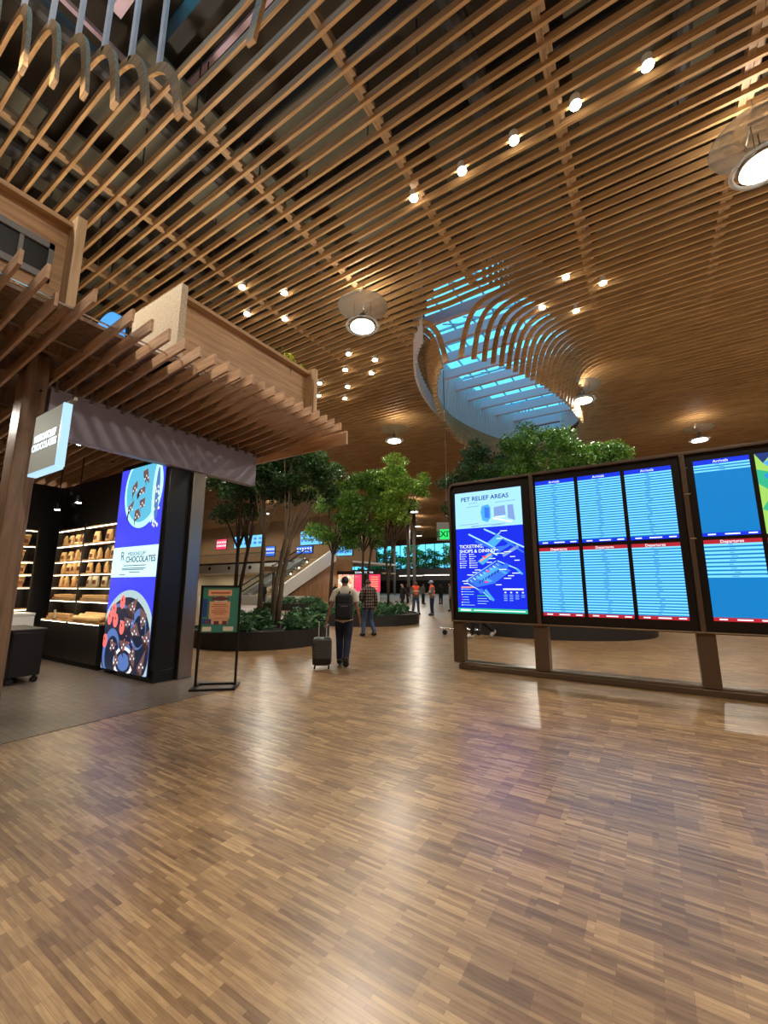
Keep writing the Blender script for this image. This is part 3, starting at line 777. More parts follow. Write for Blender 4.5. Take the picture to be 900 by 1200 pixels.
adv = s.build('advertisement', ['ad_blue', 'ad_card', 'ad_plate', 'ad_rim', 'ad_choc', 'ad_choc2', 'ad_dark', 'ad_white', 'ad_arc', 'ad_rimd', 'ad_arc', 'ad_pink'], pr)
text('brand_text', 'MISSIONCLIFF', .1, Q(.36, .447, .005), RY, 'ad_ink', adv, align='LEFT')
text('product_text', 'CHOCOLATES', .155, Q(.32, .475, .005), RY, 'ad_ink', adv, align='LEFT', bold=.003)
text('brand_initial', 'R', .24, Q(.24, .458, .005), RY, 'ad_ink', adv)
m = MB()
for (a, b, v) in ((.28, .78, .502), (.25, .78, .515), (.25, .74, .522), (.42, .66, .534), (.2, .34, .546)): m.quad(Q(a, v+.004, .005), Q(b, v+.004, .005), Q(b, v, .005), Q(a, v, .005))
m.build('small_print', 'ad_ink', adv)
# steel pillar
tag(bx('steel_pillar', 'steel', (-7.5, -7.0, 4.44, 4.7, 0, 3.7), bevel=.01), 'brushed steel pillar behind the black advertising pillar', 'pillar')
# walls of the shop
tag(bx('wall_shop_back', 'shopwall', (-13, -8.85, 4.47, 4.6, 0, 4.1)), **st)
tag(bx('wall_shop_side', 'shopwall', (-12.6, -12.45, -2.5, 4.46, 0, 4.05)), **st)
# shelving units
def shelf_unit(label, x0, x1, alongY=False):
    # local: x width, faces -Y, y 0..0.35 depth
    W = abs(x1-x0)
    u = empty('shelving_unit', label=label, cat='shelving unit', group='lit shelving units in the chocolate shop')
    bx('cabinet', 'cabinet', (0, W, -.12, .3, .1, .84), u, bevel=.006)
    bx('plinth', 'blackmatte', (.02, W-.02, -.08, .3, 0, .1), u)
    bx('back_panel', 'cabinet', (0, W, .28, .3, .84, 2.95), u)
    for xx in (0, W-.03): bx('side_panel', 'cabinet', (xx, xx+.03, .0, .28, .89, 2.95), u)
    for z in ((.87, 1.29, 1.57, 1.86, 2.15, 2.51, 2.88) if not alongY else (.87, 1.09, 1.57, 1.86, 2.15, 2.51, 2.88)):
        sh = bx('shelf', 'shelf', (.03, W-.03, -.0 if z > .9 else -.12, .28, z-.03, z), u)
        bx('led_strip', 'ledstrip', (.04, W-.04, .0 if z > .9 else -.12, .035 if z > .9 else -.09, z-.042, z-.031), sh)
    return u
u1 = shelf_unit('dark shelving unit with lit shelves, right beside the glowing advertisement', -10.42, -9.0); u1.location = (-10.43, 4.15, 0)
u2 = shelf_unit('middle dark shelving unit with lit shelves, at the shop corner', -11.8, -10.45); u2.location = (-11.8, 4.15, 0)
u3 = shelf_unit('dark shelving unit on the shop side wall, right of the timber column', 0, 1.5, True)
u3.location = (-12.02, 2.35, 0); u3.rotation_euler = (0, 0, PI/2)
def bag_mb(w, h, d, kind):
    m = MB(); K = 6
    rings = [(w*.5, d*.5, 0), (w*.52, d*.52, h*.08), (w*.5, d*.46, h*.6), (w*.48, d*.22, h*.88), (w*.47, d*.06, h), ] if kind == 'pouch' else [(w*.36, d*.4, 0), (w*.44, d*.46, h*.5), (w*.52, d*.52, h), (w*.54, d*.54, h*1.0), (w*.54, d*.54, h*1.12)]
    n0 = 0
    for (a, b, z) in rings:
        for i in range(16):
            q = 2*PI*i/16; cx_, sx_ = math.cos(q), math.sin(q); e = .5
            m.v.append((a*math.copysign(abs(cx_)**e, cx_), b*math.copysign(abs(sx_)**e, sx_), z))
    for r in range(len(rings)-1):
        for i in range(16): m.f.append((r*16+i, r*16+(i+1) % 16, (r+1)*16+(i+1) % 16, (r+1)*16+i)); m.m.append(0)
    m.f.append(tuple(range(16))[::-1]); m.m.append(0); m.f.append(tuple(range((len(rings)-1)*16, len(rings)*16))); m.m.append(0)
    return m
def bag(kind, mat, w, h, d):
    r = empty('chocolate_bag' if kind == 'pouch' else 'chocolate_tub')
    bag_mb(w, h, d, kind).build('pouch' if kind == 'pouch' else 'tub', mat, r, smooth=True)
    m = MB(); m.quad((-w*.28, -d*.56, h*.25), (w*.28, -d*.56, h*.25), (w*.28, -d*.52, h*.6), (-w*.28, -d*.52, h*.6)); m.build('printed_label', 'kraftlabel', r)
    return r
pouch = bag('pouch', 'kraft', .15, .24, .1); pouch_used = False
spouch = bag('pouch', 'silverbag', .15, .22, .1); spouch_used = False
tub = bag('tub', 'kraft', .24, .22, .2); tub_used = False
levels = {2.51: 'top shelf', 2.15: 'second shelf down', 1.86: 'third shelf down', 1.57: 'fourth shelf down'}
random.seed(5)
for (ux, nm) in ((-10.43, 'unit beside the advertisement'), (-11.8, 'middle shelving unit')):
    for z, ln in levels.items():
        n = 4 if z < 2.4 or ux < -11 else 4
        if z == 2.51 and ux > -11: n = 3
        for i in range(n):
            silver = (z == 1.57 and ux > -11)
            src = spouch if silver else pouch
            used = spouch_used if silver else pouch_used
            o = copy_tree(src) if used else src
            if silver: spouch_used = True
            else: pouch_used = True
            W = 1.43 if ux > -11 else 1.35
            x = ux+.2+(W-.35)*(i+.3*(random.random()-.5))/(n-1)*.92 + (.12 if n == 3 else 0)
            o.location = (x, 4.27, z+.001); o.rotation_euler = (0, 0, random.uniform(-.45, .45))
            o.scale = [random.uniform(.92, 1.12)]*3
            pos = {0: 'leftmost', n-1: 'rightmost'}.get(i, ('second from left' if i == 1 else 'third from left'))
            tag(o, '%s bag, %s on %s, %s' % ('silver' if silver else 'brown', pos, ln, nm), 'bag', 'bags of chocolate on the lit shelves')
for z, ln in levels.items():
    for i in range(3):
        o = copy_tree(tub) if tub_used else tub; tub_used = True
        o.location = (-12.18, 2.62+.48*i+random.uniform(-.05, .05), z+.001); o.rotation_euler = (0, 0, PI/2+random.uniform(-.2, .2))
        tag(o, 'tan chocolate tub on the %s of the side wall unit, %s' % (ln, ('nearest the column', 'middle one', 'nearest the corner')[i]), 'tub', 'tan tubs on the side wall shelves')
# boxes of bars (shallow trays) and round truffle bags
def tray(x, y, z, rz, lab):
    t = empty('chocolate_tray', (x, y, z), rz, label=lab, cat='tray', group='low wooden trays of small chocolates')
    m = MB(); m.box(-.55, .55, -.1, .1, 0, .02); m.box(-.55, .55, -.11, -.1, 0, .05); m.box(-.55, .55, .1, .11, 0, .05); m.build('tray_base', 'shelf', t)
    m = MB()
    for i in range(14): m.box(-.52+.075*i, -.46+.075*i, -.09, .09, .02, .1+.02*random.random())
    tag(m.build('chocolate_bars', 'kraft', t), kind='stuff')
tray(-9.72, 4.26, 1.291, 0, 'low tray of chocolate bars on the fifth shelf beside the advertisement')
tray(-11.12, 4.26, 1.291, 0, 'low tray of chocolate bars on the fifth shelf of the middle unit')
tray(-11.12, 4.2, .871, 0, 'low tray of chocolate bars on the bottom counter of the middle unit')
random.seed(8)
m = MB()
for i in range(11):
    for j in range(3):
        m.lathe([(.02, 0), (.05, .03), (.055, .07), (.03, .11), (.01, .12)], (-.5+.1*i+.02*j, -.13+.1*j, .0+.03*j), 8)
tag(m.build('wrapped_truffles', 'kraft', smooth=True), 'heap of small wrapped truffles on the bottom counter beside the advertisement', 'truffles', kind='stuff')
bpy.data.objects['wrapped_truffles'].location = (-9.7, 4.2, .871)
cardo = empty('price_card', (-11.15, 4.05, .871), label='small upright price card on the bottom counter of the middle unit', cat='card')
bx('card', 'posterw', (-.05, .05, 0, .01, .02, .2), cardo); bx('foot', 'black', (-.04, .04, -.02, .03, 0, .02), cardo)
# basket-like items on side unit counter
for i, yy in enumerate((2.8, 3.15, 3.5)):
    b = empty('gift_basket', (-12.15, yy, 1.091), label='small gift basket on the low side wall shelf, %s' % ('nearest the column', 'middle one', 'nearest the corner')[i], cat='basket', group='gift baskets on the side wall shelf')
    m = MB(); m.lathe([(.07, 0), (.12, .1), (.13, .12), (.11, .12), (.06, .02)], (0, 0, 0), 14); m.build('basket', 'kraft', b, smooth=True)
    m = MB(); m.lathe([(.1, .11), (.06, .2), (.015, .24), (.04, .29)], (0, 0, 0), 10); m.build('wrapping', 'silverbag', b, smooth=True)
# display case and black cart
dc = empty('display_case', (-10.9, 3.1, 0), PI/2*0, label='refrigerated glass display case with white top behind the black cart', cat='display case')
bx('cabinet', 'cabinet', (-.65, .65, -.3, .3, 0, .55), dc, bevel=.01); bx('top_panel', 'white', (-.66, .66, -.31, .31, 1.02, 1.07), dc, bevel=.008)
bx('shelf', 'white', (-.63, .63, -.28, .28, .78, .8), dc)
bx('glass_front', 'glass', (-.65, .65, -.3, -.29, .55, 1.02), dc); bx('end_panel', 'white', (.62, .65, -.28, .3, .3, 1.02), dc)
m = MB()
for i in range(10): m.box(-.58+.12*i, -.5+.12*i, -.15, .1, .8, .88)
m.build('boxed_sweets', 'kraft', dc)
ct = empty('rolling_cart', (-9.35, 2.9, 0), label='black rolling cart on casters at the left edge of the shop floor', cat='cart')
bx('body', 'black', (-.5, .5, -.22, .22, .12, .84), ct, bevel=.02); bx('tray_top', 'cabinet', (-.52, .52, -.24, .24, .84, .88), ct, bevel=.008)
for sx in (-.4, .44):
    for sy in (-.16, .16):
        m = MB(); m.tube([(sx-.025, sy, .05), (sx+.025, sy, .05)], .05, 12); m.box(sx-.02, sx+.02, sy-.02, sy+.02, .06, .12); m.build('caster', 'rubber', ct)

# canopy of sloping timber fins
cn = empty('shop_canopy', (-7, 4, 4.5), label='timber canopy of long parallel fins over the chocolate shop', cat='canopy')
def zb(x): return 4.5+.08*(x+7)
fy = [.66, .88, 1.1, 1.32, 1.53, 1.75]+[2.15+.225*i for i in range(19)]
random.seed(9)
def sheared(m, x0, x1, ya_, yb_, hgt, f=zb, cut=.06):
    n = len(m.v)
    for (x, e) in ((x0, 0), (x1, cut)):
        m.v += [(x+7, ya_-4, f(x)-4.5), (x+7, yb_-4, f(x)-4.5), (x+7, yb_-4, f(x)+hgt-4.5), (x+7, ya_-4, f(x)+hgt-4.5)]
    for q in ((0, 1, 2, 3), (7, 6, 5, 4), (4, 5, 1, 0), (5, 6, 2, 1), (6, 7, 3, 2), (7, 4, 0, 3)): m.f.append(tuple(n+i for i in q)); m.m.append(0)
for i, yy in enumerate(fy):
    m = MB(); xe = -4.87-.0*i-.018*max(0, yy-2.5)
    if i == 4: xe = -5.25
    sheared(m, -12.9, xe, yy-.017, yy+.017, .16)
    m.build('fin', 'fin', cn)
    m = MB(); m.box(.0, .03, yy-4+.03, yy-4+.06, -.14, .03); m.box(.0, .05, yy-4+.02, yy-4+.07, -.15, -.135)
    if yy > 2.1 and yy < 5.9: m.build('bracket', 'steel', cn)
for xr in (-5.3, -6.1, -8.5, -10):
    m = MB(); z = zb(xr)+.09-4.5; m.tube([(xr+7, .5-4, z), (xr+7, 6.4-4, z)], .012, 6); m.build('rod', 'chrome' if xr == -5.3 else 'column', cn)
m = MB(); m.box(-5.9, 2.05, 6.4-4, 6.45-4, -.06, .22); 
m.build('end_board', 'fin', cn)
m = MB(); m.box(-5.9, 1.3, .4-4, 6.38-4, .37, .42)
m.build('soffit_panel', 'column', cn)
m = MB()
for xr in (-6.6, -7.5, -8.9, -10.5):
    m.box(xr+7-.03, xr+7+.03, .5-4, 6.35-4, zb(xr)-4.5+.17, .37)
m.build('blocking', 'column', cn)
m = MB(); m.tube([(-.9, -.35, -.01), (-.9, -.35, .02)], .12, 16); m.build('speaker_disc', 'steel', cn)
# plywood parapet boxes on top of the canopy
def parapet(y0, y1, xb, label, window):
    p = empty('parapet_box', (-6, (y0+y1)/2, 4.93), label=label, cat='parapet box')
    c = (y0+y1)/2
    bx('front_panel', 'ply', (.24, .3, y0-c+.1, y1-c-.1, 0, 1.0), p)
    bx('top_rail', 'ply', (.16, .42, y0-c+.1, y1-c-.1, 1.0, 1.06), p)
    bx('back_panel', 'ply', (xb+6, xb+6.05, y0-c+.1, y1-c-.1, 0, .95), p)
    for (yy, mt) in ((y0, 'osb'), (y1-.1, 'plyv')):
        bx('end_panel', mt, (xb+6, .53, yy-c, yy-c+.1, -.06 if mt == 'osb' else -.1, 1.12), p)
    bx('floor_panel', 'ply', (xb+6.05, .24, y0-c+.1, y1-c-.1, 0, .04), p)
    if window:
        w_ = bx('vent_frame', 'grey', (.301, .33, 0, .01, 0, .01), p)
        m = MB(); a, b = -1.6-c, 1.56-c
        m.box(.3, .34, a, b, .62, .7); m.box(.3, .34, a, b, .2, .28); m.box(.3, .34, b-.05, b, .2, .7)
        y_ = b-.3
        while y_ > a: m.box(.3, .33, y_-.02, y_+.02, .28, .62); y_ -= .28
        w_.data = m.build('tmp', 'grey').data; bpy.data.objects.remove(bpy.data.objects['tmp'])
        bx('vent_opening', 'black', (.301, .31, a, b-.05, .28, .62), p)
    return p
parapet(-2.4, 1.78, -6.9, 'plywood parapet box with a dark vent grille at the upper left', True)
parapet(3.03, 6.06, -6.85, 'plywood parapet box with bright strand-board end panel above the grey fascia', False)
# round blue sign behind
rs = empty('round_sign', (-9.6, 3.75, 4.92), label='round glowing blue sign peeking out between the two parapet boxes', cat='sign')
m = MB(); m.tube([(0, -.05, 1.85), (0, .05, 1.85)], .74, 40); m.build('sign_face', 'bluedome', rs)
m = MB(); m.tube([(0, .05, 1.85), (0, .12, 1.85)], .77, 40); m.tube([(0, .08, 0), (0, .08, 1.2)], .04, 8); m.build('sign_frame', 'black', rs)
# yellow flowering plant in the far end of the planter box
LEAF = {}
def leaves(name, mat, clumps, n, size, parent=None, flat_=0.0, elong=2.0):
    """clumps: (cx,cy,cz,rx,ry,rz); n leaves per unit"""
    C = np.array(clumps); tot = int(n); vol = (C[:, 3]*C[:, 4]*C[:, 5])**.66; pr_ = vol/vol.sum()
    idx = RNG.choice(len(C), tot, p=pr_); cc = C[idx]
    d = RNG.normal(size=(tot, 3)); d /= np.linalg.norm(d, axis=1)[:, None]; r = RNG.random(tot)**.45
    p = cc[:, :3]+d*r[:, None]*cc[:, 3:6]
    a = RNG.normal(size=(tot, 3)); a[:, 2] = a[:, 2]*.6-.25; a /= np.linalg.norm(a, axis=1)[:, None]
    b = np.cross(a, RNG.normal(size=(tot, 3))); b /= np.linalg.norm(b, axis=1)[:, None]
    s_ = size*(.7+.6*RNG.random(tot))[:, None]
    nrm = np.cross(a, b)
    V = np.stack([p-a*s_*.5, p+b*s_*.5/elong+nrm*s_*.08, p+a*s_*.6, p-b*s_*.5/elong+nrm*s_*.08], 1).reshape(-1, 3)
    me = bpy.data.meshes.new(name); me.vertices.add(tot*4); me.vertices.foreach_set('co', V.astype(np.float32).ravel())
    me.loops.add(tot*4); me.loops.foreach_set('vertex_index', np.arange(tot*4, dtype=np.int32))
    me.polygons.add(tot); me.polygons.foreach_set('loop_start', np.arange(0, tot*4, 4, dtype=np.int32))
    me.update(calc_edges=True); me.validate()
    me.materials.append(M[mat]); o = bpy.data.objects.new(name, me); COL.objects.link(o); o.parent = parent; return o
yp = empty('trailing_plant', (-5.98, 5.5, 4.97), label='small yellow-green plant sprouting over the parapet rail', cat='plant')
m = MB()
for q in range(5): m.tube([(.1*math.cos(q), .1*math.sin(q), 0), (.25*math.cos(q*1.3)+.1, .2*math.sin(q*1.3), 1.15+.05*q)], .008, 5)
m.build('stem', 'leaf', yp); leaves('foliage', 'yellow', [(.12, .12, 1.25, .14, .16, .14), (.2, .3, 1.12, .12, .15, .08), (.1, -.1, 1.1, .1, .12, .08)], 160, .07, yp)
# blade sign
bs = empty('blade_sign', (-6.27, 1.95, 3.02), label='square lit blade sign reading chocolates, hung from the timber column', cat='sign')
bx('sign_box', 'signface', (-.42, .4, -.02, .059, .0, .78), bs)
bx('light_edge', 'signside', (.4, .43, -.02, .07, -.01, .79), bs); bx('light_edge', 'signside', (-.42, .4, -.02, .07, -.035, -.001), bs)
bx('back_box', 'white', (-.42, .4, .06, .07, 0, .78), bs)
m = MB(); m.tube([(-.65, .08, .86), (.46, .08, .86)], .022, 10); m.build('support_rod', 'steel', bs)
text('brand_text', 'MISSIONCLIFF', .13, (-.02, -.024, .44), RY, 'scr_text', bs, ext=.003, bold=.002, sx=.82); text('product_text', 'CHOCOLATES', .13, (-.02, -.024, .32), RY, 'scr_text', bs, ext=.003, bold=.002, sx=.88)
# shop lights
def track(label, loc, aim=0):
    t = empty('track_light', loc, aim, label=label, cat='track light', group='small lamps in the shop ceiling')
    m = MB(); m.lathe([(.05, 0), (.06, .02), (.055, .14), (.02, .17)], (0, 0, 0), 12); m.tube([(0, 0, .16), (0, 0, 4.87-loc[2])], .012, 6); m.build('lamp_housing', 'black', t)
    m = MB(); m.lathe([(.05, -.012), (.049, .0)], (0, 0, 0), 12); m.build('lens', 'spotlens', t)
    spotlamp('lamp_beam', (0, 0, -.05), 60, t, ang=100)
track('small bright track light on the left against the black shop wall', (-10.9, 3.75, 3.25)); track('small bright track light on the right against the black shop wall', (-9.9, 3.75, 3.3))
track('track light seen just right of the blade sign', (-7.9, 2.9, 3.95)); track('track light left of the timber column at the frame edge', (-9.3, 2.1, 3.6))
pl_ = empty('light_panel', (-8.2, 1.55, 4.2), label='bright rectangular light panel under the canopy left of the column', cat='light panel')
bx('housing', 'black', (-.3, .3, -.12, .12, 0, .06), pl_); bx('diffuser', 'panel_light', (-.28, .28, -.1, .1, -.01, 0), pl_)
arealamp('shop_lamp', (0, 0, -.05), 60, .5, pl_)

# ------------------------------------------------------------------ floor stand sign
ss = empty('poster_stand', (-5.98, 4.45, 0), math.radians(41.6), label='black metal floor stand holding a green and peach poster', cat='sign stand')
for sx in (-.3, .3): bx('upright', 'black', (sx-.018, sx+.018, -.018, .018, .03, 1.6), ss)
m = MB()
for (a, b, c, d) in ((-.34, .34, -.23, -.18), (-.34, .34, .18, .23), (-.34, -.28, -.2, .2), (.28, .34, -.2, .2)): m.box(a, b, c, d, 0, .035)
m.build('base', 'black', ss)
bx('top_frame', 'black', (-.3, .3, -.018, .018, 1.57, 1.6), ss); bx('lower_frame', 'black', (-.3, .3, -.018, .018, .8, .85), ss)
bx('poster', 'posterg', (-.28, .28, -.008, .008, .85, 1.57), ss)
m = MB(); f_ = -.0095
def pq(a, b, c, d, mi): m.quad((a, f_, c), (b, f_, c), (b, f_, d), (a, f_, d), mi)
pq(-.2, .17, 1.43, 1.53, 0); pq(-.17, .15, 1.06, 1.34, 0); pq(-.13, .13, .98, 1.08, 0); pq(-.27, -.13, .98, 1.06, 4); pq(-.1, .1, 1.33, 1.42, 2); pq(-.26, -.12, .87, .94, 2); pq(.06, .22, .87, .94, 2); pq(-.28, -.2, 1.1, 1.38, 4)
f_ = -.0105
m.poly([(-.13+.14*(1+math.cos(q))-.02, f_, 1.385+.035*math.sin(q)) for q in [i*PI/8 for i in range(16)]][::1], 1)
for i, (w_, z) in enumerate(((.1, 1.29), (.13, 1.26), (.09, 1.22), (.12, 1.19), (.12, 1.165), (.08, 1.14))): pq(-.01-w_, w_-.01, z-.006, z+.004, 3)
pq(-.16, .14, 1.465, 1.49, 3); pq(-.09, -.01, .97, 1.03, 1); pq(.04, .12, .97, 1.03, 1); pq(-.22, -.16, .985, 1.04, 1)
m.build('poster_print', ['posterp', 'posterb', 'posterw', 'posterr', 'posterblue'], ss)

# ------------------------------------------------------------------ planters and trees
def planter(label, x, y, rx, ry, h=.45, fern='fern', fn=900, gl=''):
    p = empty('planter', (x, y, 0), label=label, cat='planter')
    m = MB(); m.lathe([(1.0, 0), (1.0, h), (.97, h), (.965, h-.08)], (0, 0, 0), 56, sx=rx, sy=ry, cap=False); m.build('planter_wall', 'planter', p, smooth=False)
    m = MB(); m.lathe([(.97, 0), (.0, .0)], (0, 0, h-.06), 56, sx=rx, sy=ry, cap=False); m.build('soil', 'soil', p)
    cl_ = []
    for i in range(int(rx*ry*9)):
        q = random.uniform(0, 2*PI); r = math.sqrt(random.random())*.9
        cl_.append((x+rx*r*math.cos(q), y+ry*r*math.sin(q), h+.1+.1*random.random(), .28, .28, .2+.12*random.random()))
    tag(leaves('ground_cover', fern, cl_, fn, .2, None, elong=3.2), gl, 'ground cover', kind='stuff')
    return p
random.seed(12)
planter('dark curved planter with ferns beside the poster stand', -9.75, 8.75, 1.95, 1.95, fn=4200, gl='low ferny plants filling the planter beside the poster stand')
planter('dark curved planter with shrubs behind the two walking men', -11.3, 15.6, 2.9, 2.4, h=.42, fn=4200, gl='low leafy shrubs filling the planter behind the two walking men')
planter('dark round planter seen beneath the display board', -3.3, 16.4, 3.4, 3.0, h=.42, fn=4500, gl='low plants in the planter hidden behind the display board')
planter('dark low planter in front of the far stair', -21, 21.5, 2.4, 1.8, h=.42, fn=2200, gl='low green plants in front of the far stair')
def tree(label, x, y, z0, trunk, crown, mat, n, size=.12, bark='bark'):
    """trunk: list of polylines [(pts),(radii)] relative; crown: clumps relative"""
    t = empty('indoor_tree', (x, y, z0), label=label, cat='tree')
    m = MB()
    for pts, rs in trunk: m.tube(pts, rs, 9)
    m.build('trunk', bark, t, smooth=True)
    c = []
    for (cx_, cy_, cz_, r) in crown:
        for k in range(9):
            q = random.uniform(0, 2*PI); e = random.uniform(-.8, 1)
            rr = r*random.uniform(.3, .85)
            c.append((cx_+rr*math.cos(q)*math.sqrt(max(0, 1-e*e*.6)), cy_+rr*math.sin(q)*math.sqrt(max(0, 1-e*e*.6)), cz_+rr*e*.9, r*.42, r*.42, r*.3))
    leaves('foliage', mat, c, int(n*1.35), size, t)
    m = MB()
    top = trunk[0][0][-1]
    for (cx_, cy_, cz_, r) in crown:
        for k in range(3):
            q = random.uniform(0, 2*PI)
            b0 = Vector(trunk[k % len(trunk)][0][-2]); e_ = Vector((cx_+r*.6*math.cos(q), cy_+r*.6*math.sin(q), cz_+.2))
            m.tube([b0, (b0+e_)/2+Vector((0, 0, -.1)), e_], [.035, .022, .008], 5)
    m.build('branch', bark, t)
    return t
def stems(specs, h, r=.07):
    out = []
    for (x0, y0, x1, y1) in specs:
        out.append(([(x0, y0, 0), (x0+.2*(x1-x0), y0+.2*(y1-y0), h*.4), (x0+.6*(x1-x0), y0+.6*(y1-y0), h*.75), (x1, y1, h)], [r, r*.85, r*.7, r*.45]))
    return out
random.seed(21)
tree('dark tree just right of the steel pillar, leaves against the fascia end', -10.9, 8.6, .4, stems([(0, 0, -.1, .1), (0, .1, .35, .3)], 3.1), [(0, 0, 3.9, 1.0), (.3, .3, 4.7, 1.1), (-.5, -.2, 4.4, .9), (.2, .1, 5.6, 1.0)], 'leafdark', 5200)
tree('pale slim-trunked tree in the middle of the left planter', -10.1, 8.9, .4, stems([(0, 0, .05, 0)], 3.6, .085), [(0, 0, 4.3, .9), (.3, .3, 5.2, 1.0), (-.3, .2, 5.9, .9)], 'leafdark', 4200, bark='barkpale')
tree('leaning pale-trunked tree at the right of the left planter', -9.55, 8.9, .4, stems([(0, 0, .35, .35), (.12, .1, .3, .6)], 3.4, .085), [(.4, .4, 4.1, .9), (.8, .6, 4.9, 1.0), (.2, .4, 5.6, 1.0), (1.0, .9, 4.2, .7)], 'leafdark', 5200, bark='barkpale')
tree('tree with bright green crown and black trunk behind the backpack man', -12.3, 14.9, .4, stems([(0, 0, .1, .1)], 3.4, .09), [(-.3, 0, 3.6, 1.2), (.5, .2, 4.5, 1.3), (-.6, .2, 5.4, 1.3), (.2, .3, 6.1, 1.2), (.9, .3, 4.0, .9)], 'leaf', 9000)
tree('bright green tree in the middle, behind the man in the plaid shirt', -11.2, 15.9, .4, stems([(0, 0, 0, 0), (.15, 0, .5, .2)], 3.6, .07), [(0, 0, 3.7, 1.2), (.6, .3, 4.9, 1.2), (-.1, .2, 5.9, 1.2), (.7, .2, 6.2, .9)], 'leaf', 8000)
tree('bright leafy tree with crown reaching beside the far pendant lamps', -10.1, 16.3, .4, stems([(0, 0, .3, .2), (0, .1, -.3, .1)], 3.8, .06), [(.2, .1, 4.4, 1.1), (.8, .3, 5.2, 1.1), (.3, .2, 6.1, 1.1), (.4, .3, 6.8, .8), (1.2, .5, 5.7, .8)], 'leafbright', 7500)
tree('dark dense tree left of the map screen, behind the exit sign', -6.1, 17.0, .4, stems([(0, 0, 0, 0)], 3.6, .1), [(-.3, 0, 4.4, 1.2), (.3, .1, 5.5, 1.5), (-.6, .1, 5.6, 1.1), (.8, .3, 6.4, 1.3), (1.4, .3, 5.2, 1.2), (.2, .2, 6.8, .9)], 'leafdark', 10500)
tree('tall tree crown topping the display board, lighter at the right', -3.2, 17.0, .4, stems([(0, 0, .1, 0), (.2, .1, .9, .2)], 4.2, .11), [(-1.2, .2, 5.6, 1.4), (0, 0, 6.2, 1.5), (1.0, .2, 6.0, 1.3), (.1, .1, 7.1, 1.1), (1.7, .3, 5.5, 1.1), (-.4, 0, 4.9, 1.3), (-.9, .2, 6.8, 1.0)], 'leaf', 12000)
tree('slender tree behind the right part of the display board', -1.4, 17.6, .4, stems([(0, 0, .1, 0)], 3.9, .08), [(0, 0, 4.9, 1.2), (.3, .2, 6.0, 1.1), (-.3, 0, 6.6, .8)], 'leaf', 5500)

# ------------------------------------------------------------------ distant mezzanine, stair, shops
mz = tag(empty('trim_1', (-42, 34, 0)), **st)
m = MB(); m.box(-24, 13.5, 0, .3, 3.1, 4.4, 0); m.box(-24, 13.5, 0, 14, 4.2, 4.4, 0); m.box(-24, 13.5, .3, 14, 3.1, 3.2, 1)
m.build('floor_slab', ['white', 'cream'], mz)
m = MB()
for i in range(9): m.tube([(-22+i*3.9, -.01, 3.75), (-22+i*3.9, -.06, 3.75)], .22, 14)
m.build('round_vent', 'blackmatte', mz)
m = MB(); m.box(-24, 8, -.02, 0, 4.4, 5.45); m.build('glass_railing', 'glass', mz)
bx('handrail', 'steel', (-24, 8, -.05, .03, 5.45, 5.52), mz)
bx('back_wall', 'tan', (-24, 13.5, 9, 9.3, 4.4, 11.2), mz); bx('under_wall', 'cream', (-24, 10.5, 7, 7.3, 0, 3.1), mz)
bx('side_wall', 'panelwood', (13.5, 13.8, .3, 4, 0, 4.4), mz)
for i in range(4):
    arealamp('mezzanine_lamp', (-20+i*8, 3.5, 3.05), 160, 1.5, mz)
    arealamp('upper_lamp', (-20+i*8, 4.5, 9.5), 200, 1.5, mz)
sr = empty('staircase', (-27.6, 26.2, 0), label='wide far staircase with white balustrade rising to the mezzanine', cat='staircase')
m = MB(); NS = 20
for i in range(NS): m.box(-3.2, 0, .39*i, .39*(i+1)+.02, .22*(i)+.14, .22*(i+1)); m.box(-3.15, -.05, .39*i+.08, .39*(i+1), .22*i-.05 if i else 0, .22*i+.14)
m.build('steps', 'cream', sr)
def ramp_wall(m, x0, x1, zo0, zo1):
    n = len(m.v); L_ = .39*NS; H_ = .22*NS
    m.v += [(x, y_, z) for x in (x0, x1) for (y_, z) in ((-.5, zo0 if zo0 > 0 else 0), (-.5, zo1), (L_, H_+zo1), (L_, H_+zo0))]
    for q in ((0, 1, 2, 3), (7, 6, 5, 4), (4, 5, 1, 0), (5, 6, 2, 1), (6, 7, 3, 2), (7, 4, 0, 3)): m.f.append(tuple(n+i for i in q)); m.m.append(0)
m = MB(); ramp_wall(m, 0, .25, -.3, 1.15); m.build('balustrade', 'white', sr)
m = MB(); ramp_wall(m, -3.4, -3.2, -.3, 1.0); m.build('balustrade', 'glass', sr)
m = MB(); ramp_wall(m, .02, .12, -4.4, -.3); m.build('side_panel', 'panelwood', sr)
m = MB(); 
for i in range(0, NS, 3): m.box(-3.19, -3.1, .39*i-.01, .39*i+.05, .22*i+.05, .22*i+.16)
m.build('step_light', 'panel_light', sr)
es = empty('escalator', (-32.3, 26.2, 0), label='far escalator rising beside the staircase', cat='escalator')
m = MB(); ramp_wall(m, -.6, .6, -.7, .2); m.build('truss', 'stone', es)
for sx in (-.7, .6):
    m = MB(); ramp_wall(m, sx, sx+.1, .2, 1.0); m.build('side_panel', 'glass', es)
    m = MB(); m.tube([(sx+.05, -.8, .9), (sx+.05, -.4, 1.08), (sx+.05, .39*NS, .22*NS+1.05), (sx+.05, .39*NS+.7, .22*NS+1.0)], .07, 8); m.build('handrail', 'rubber', es)
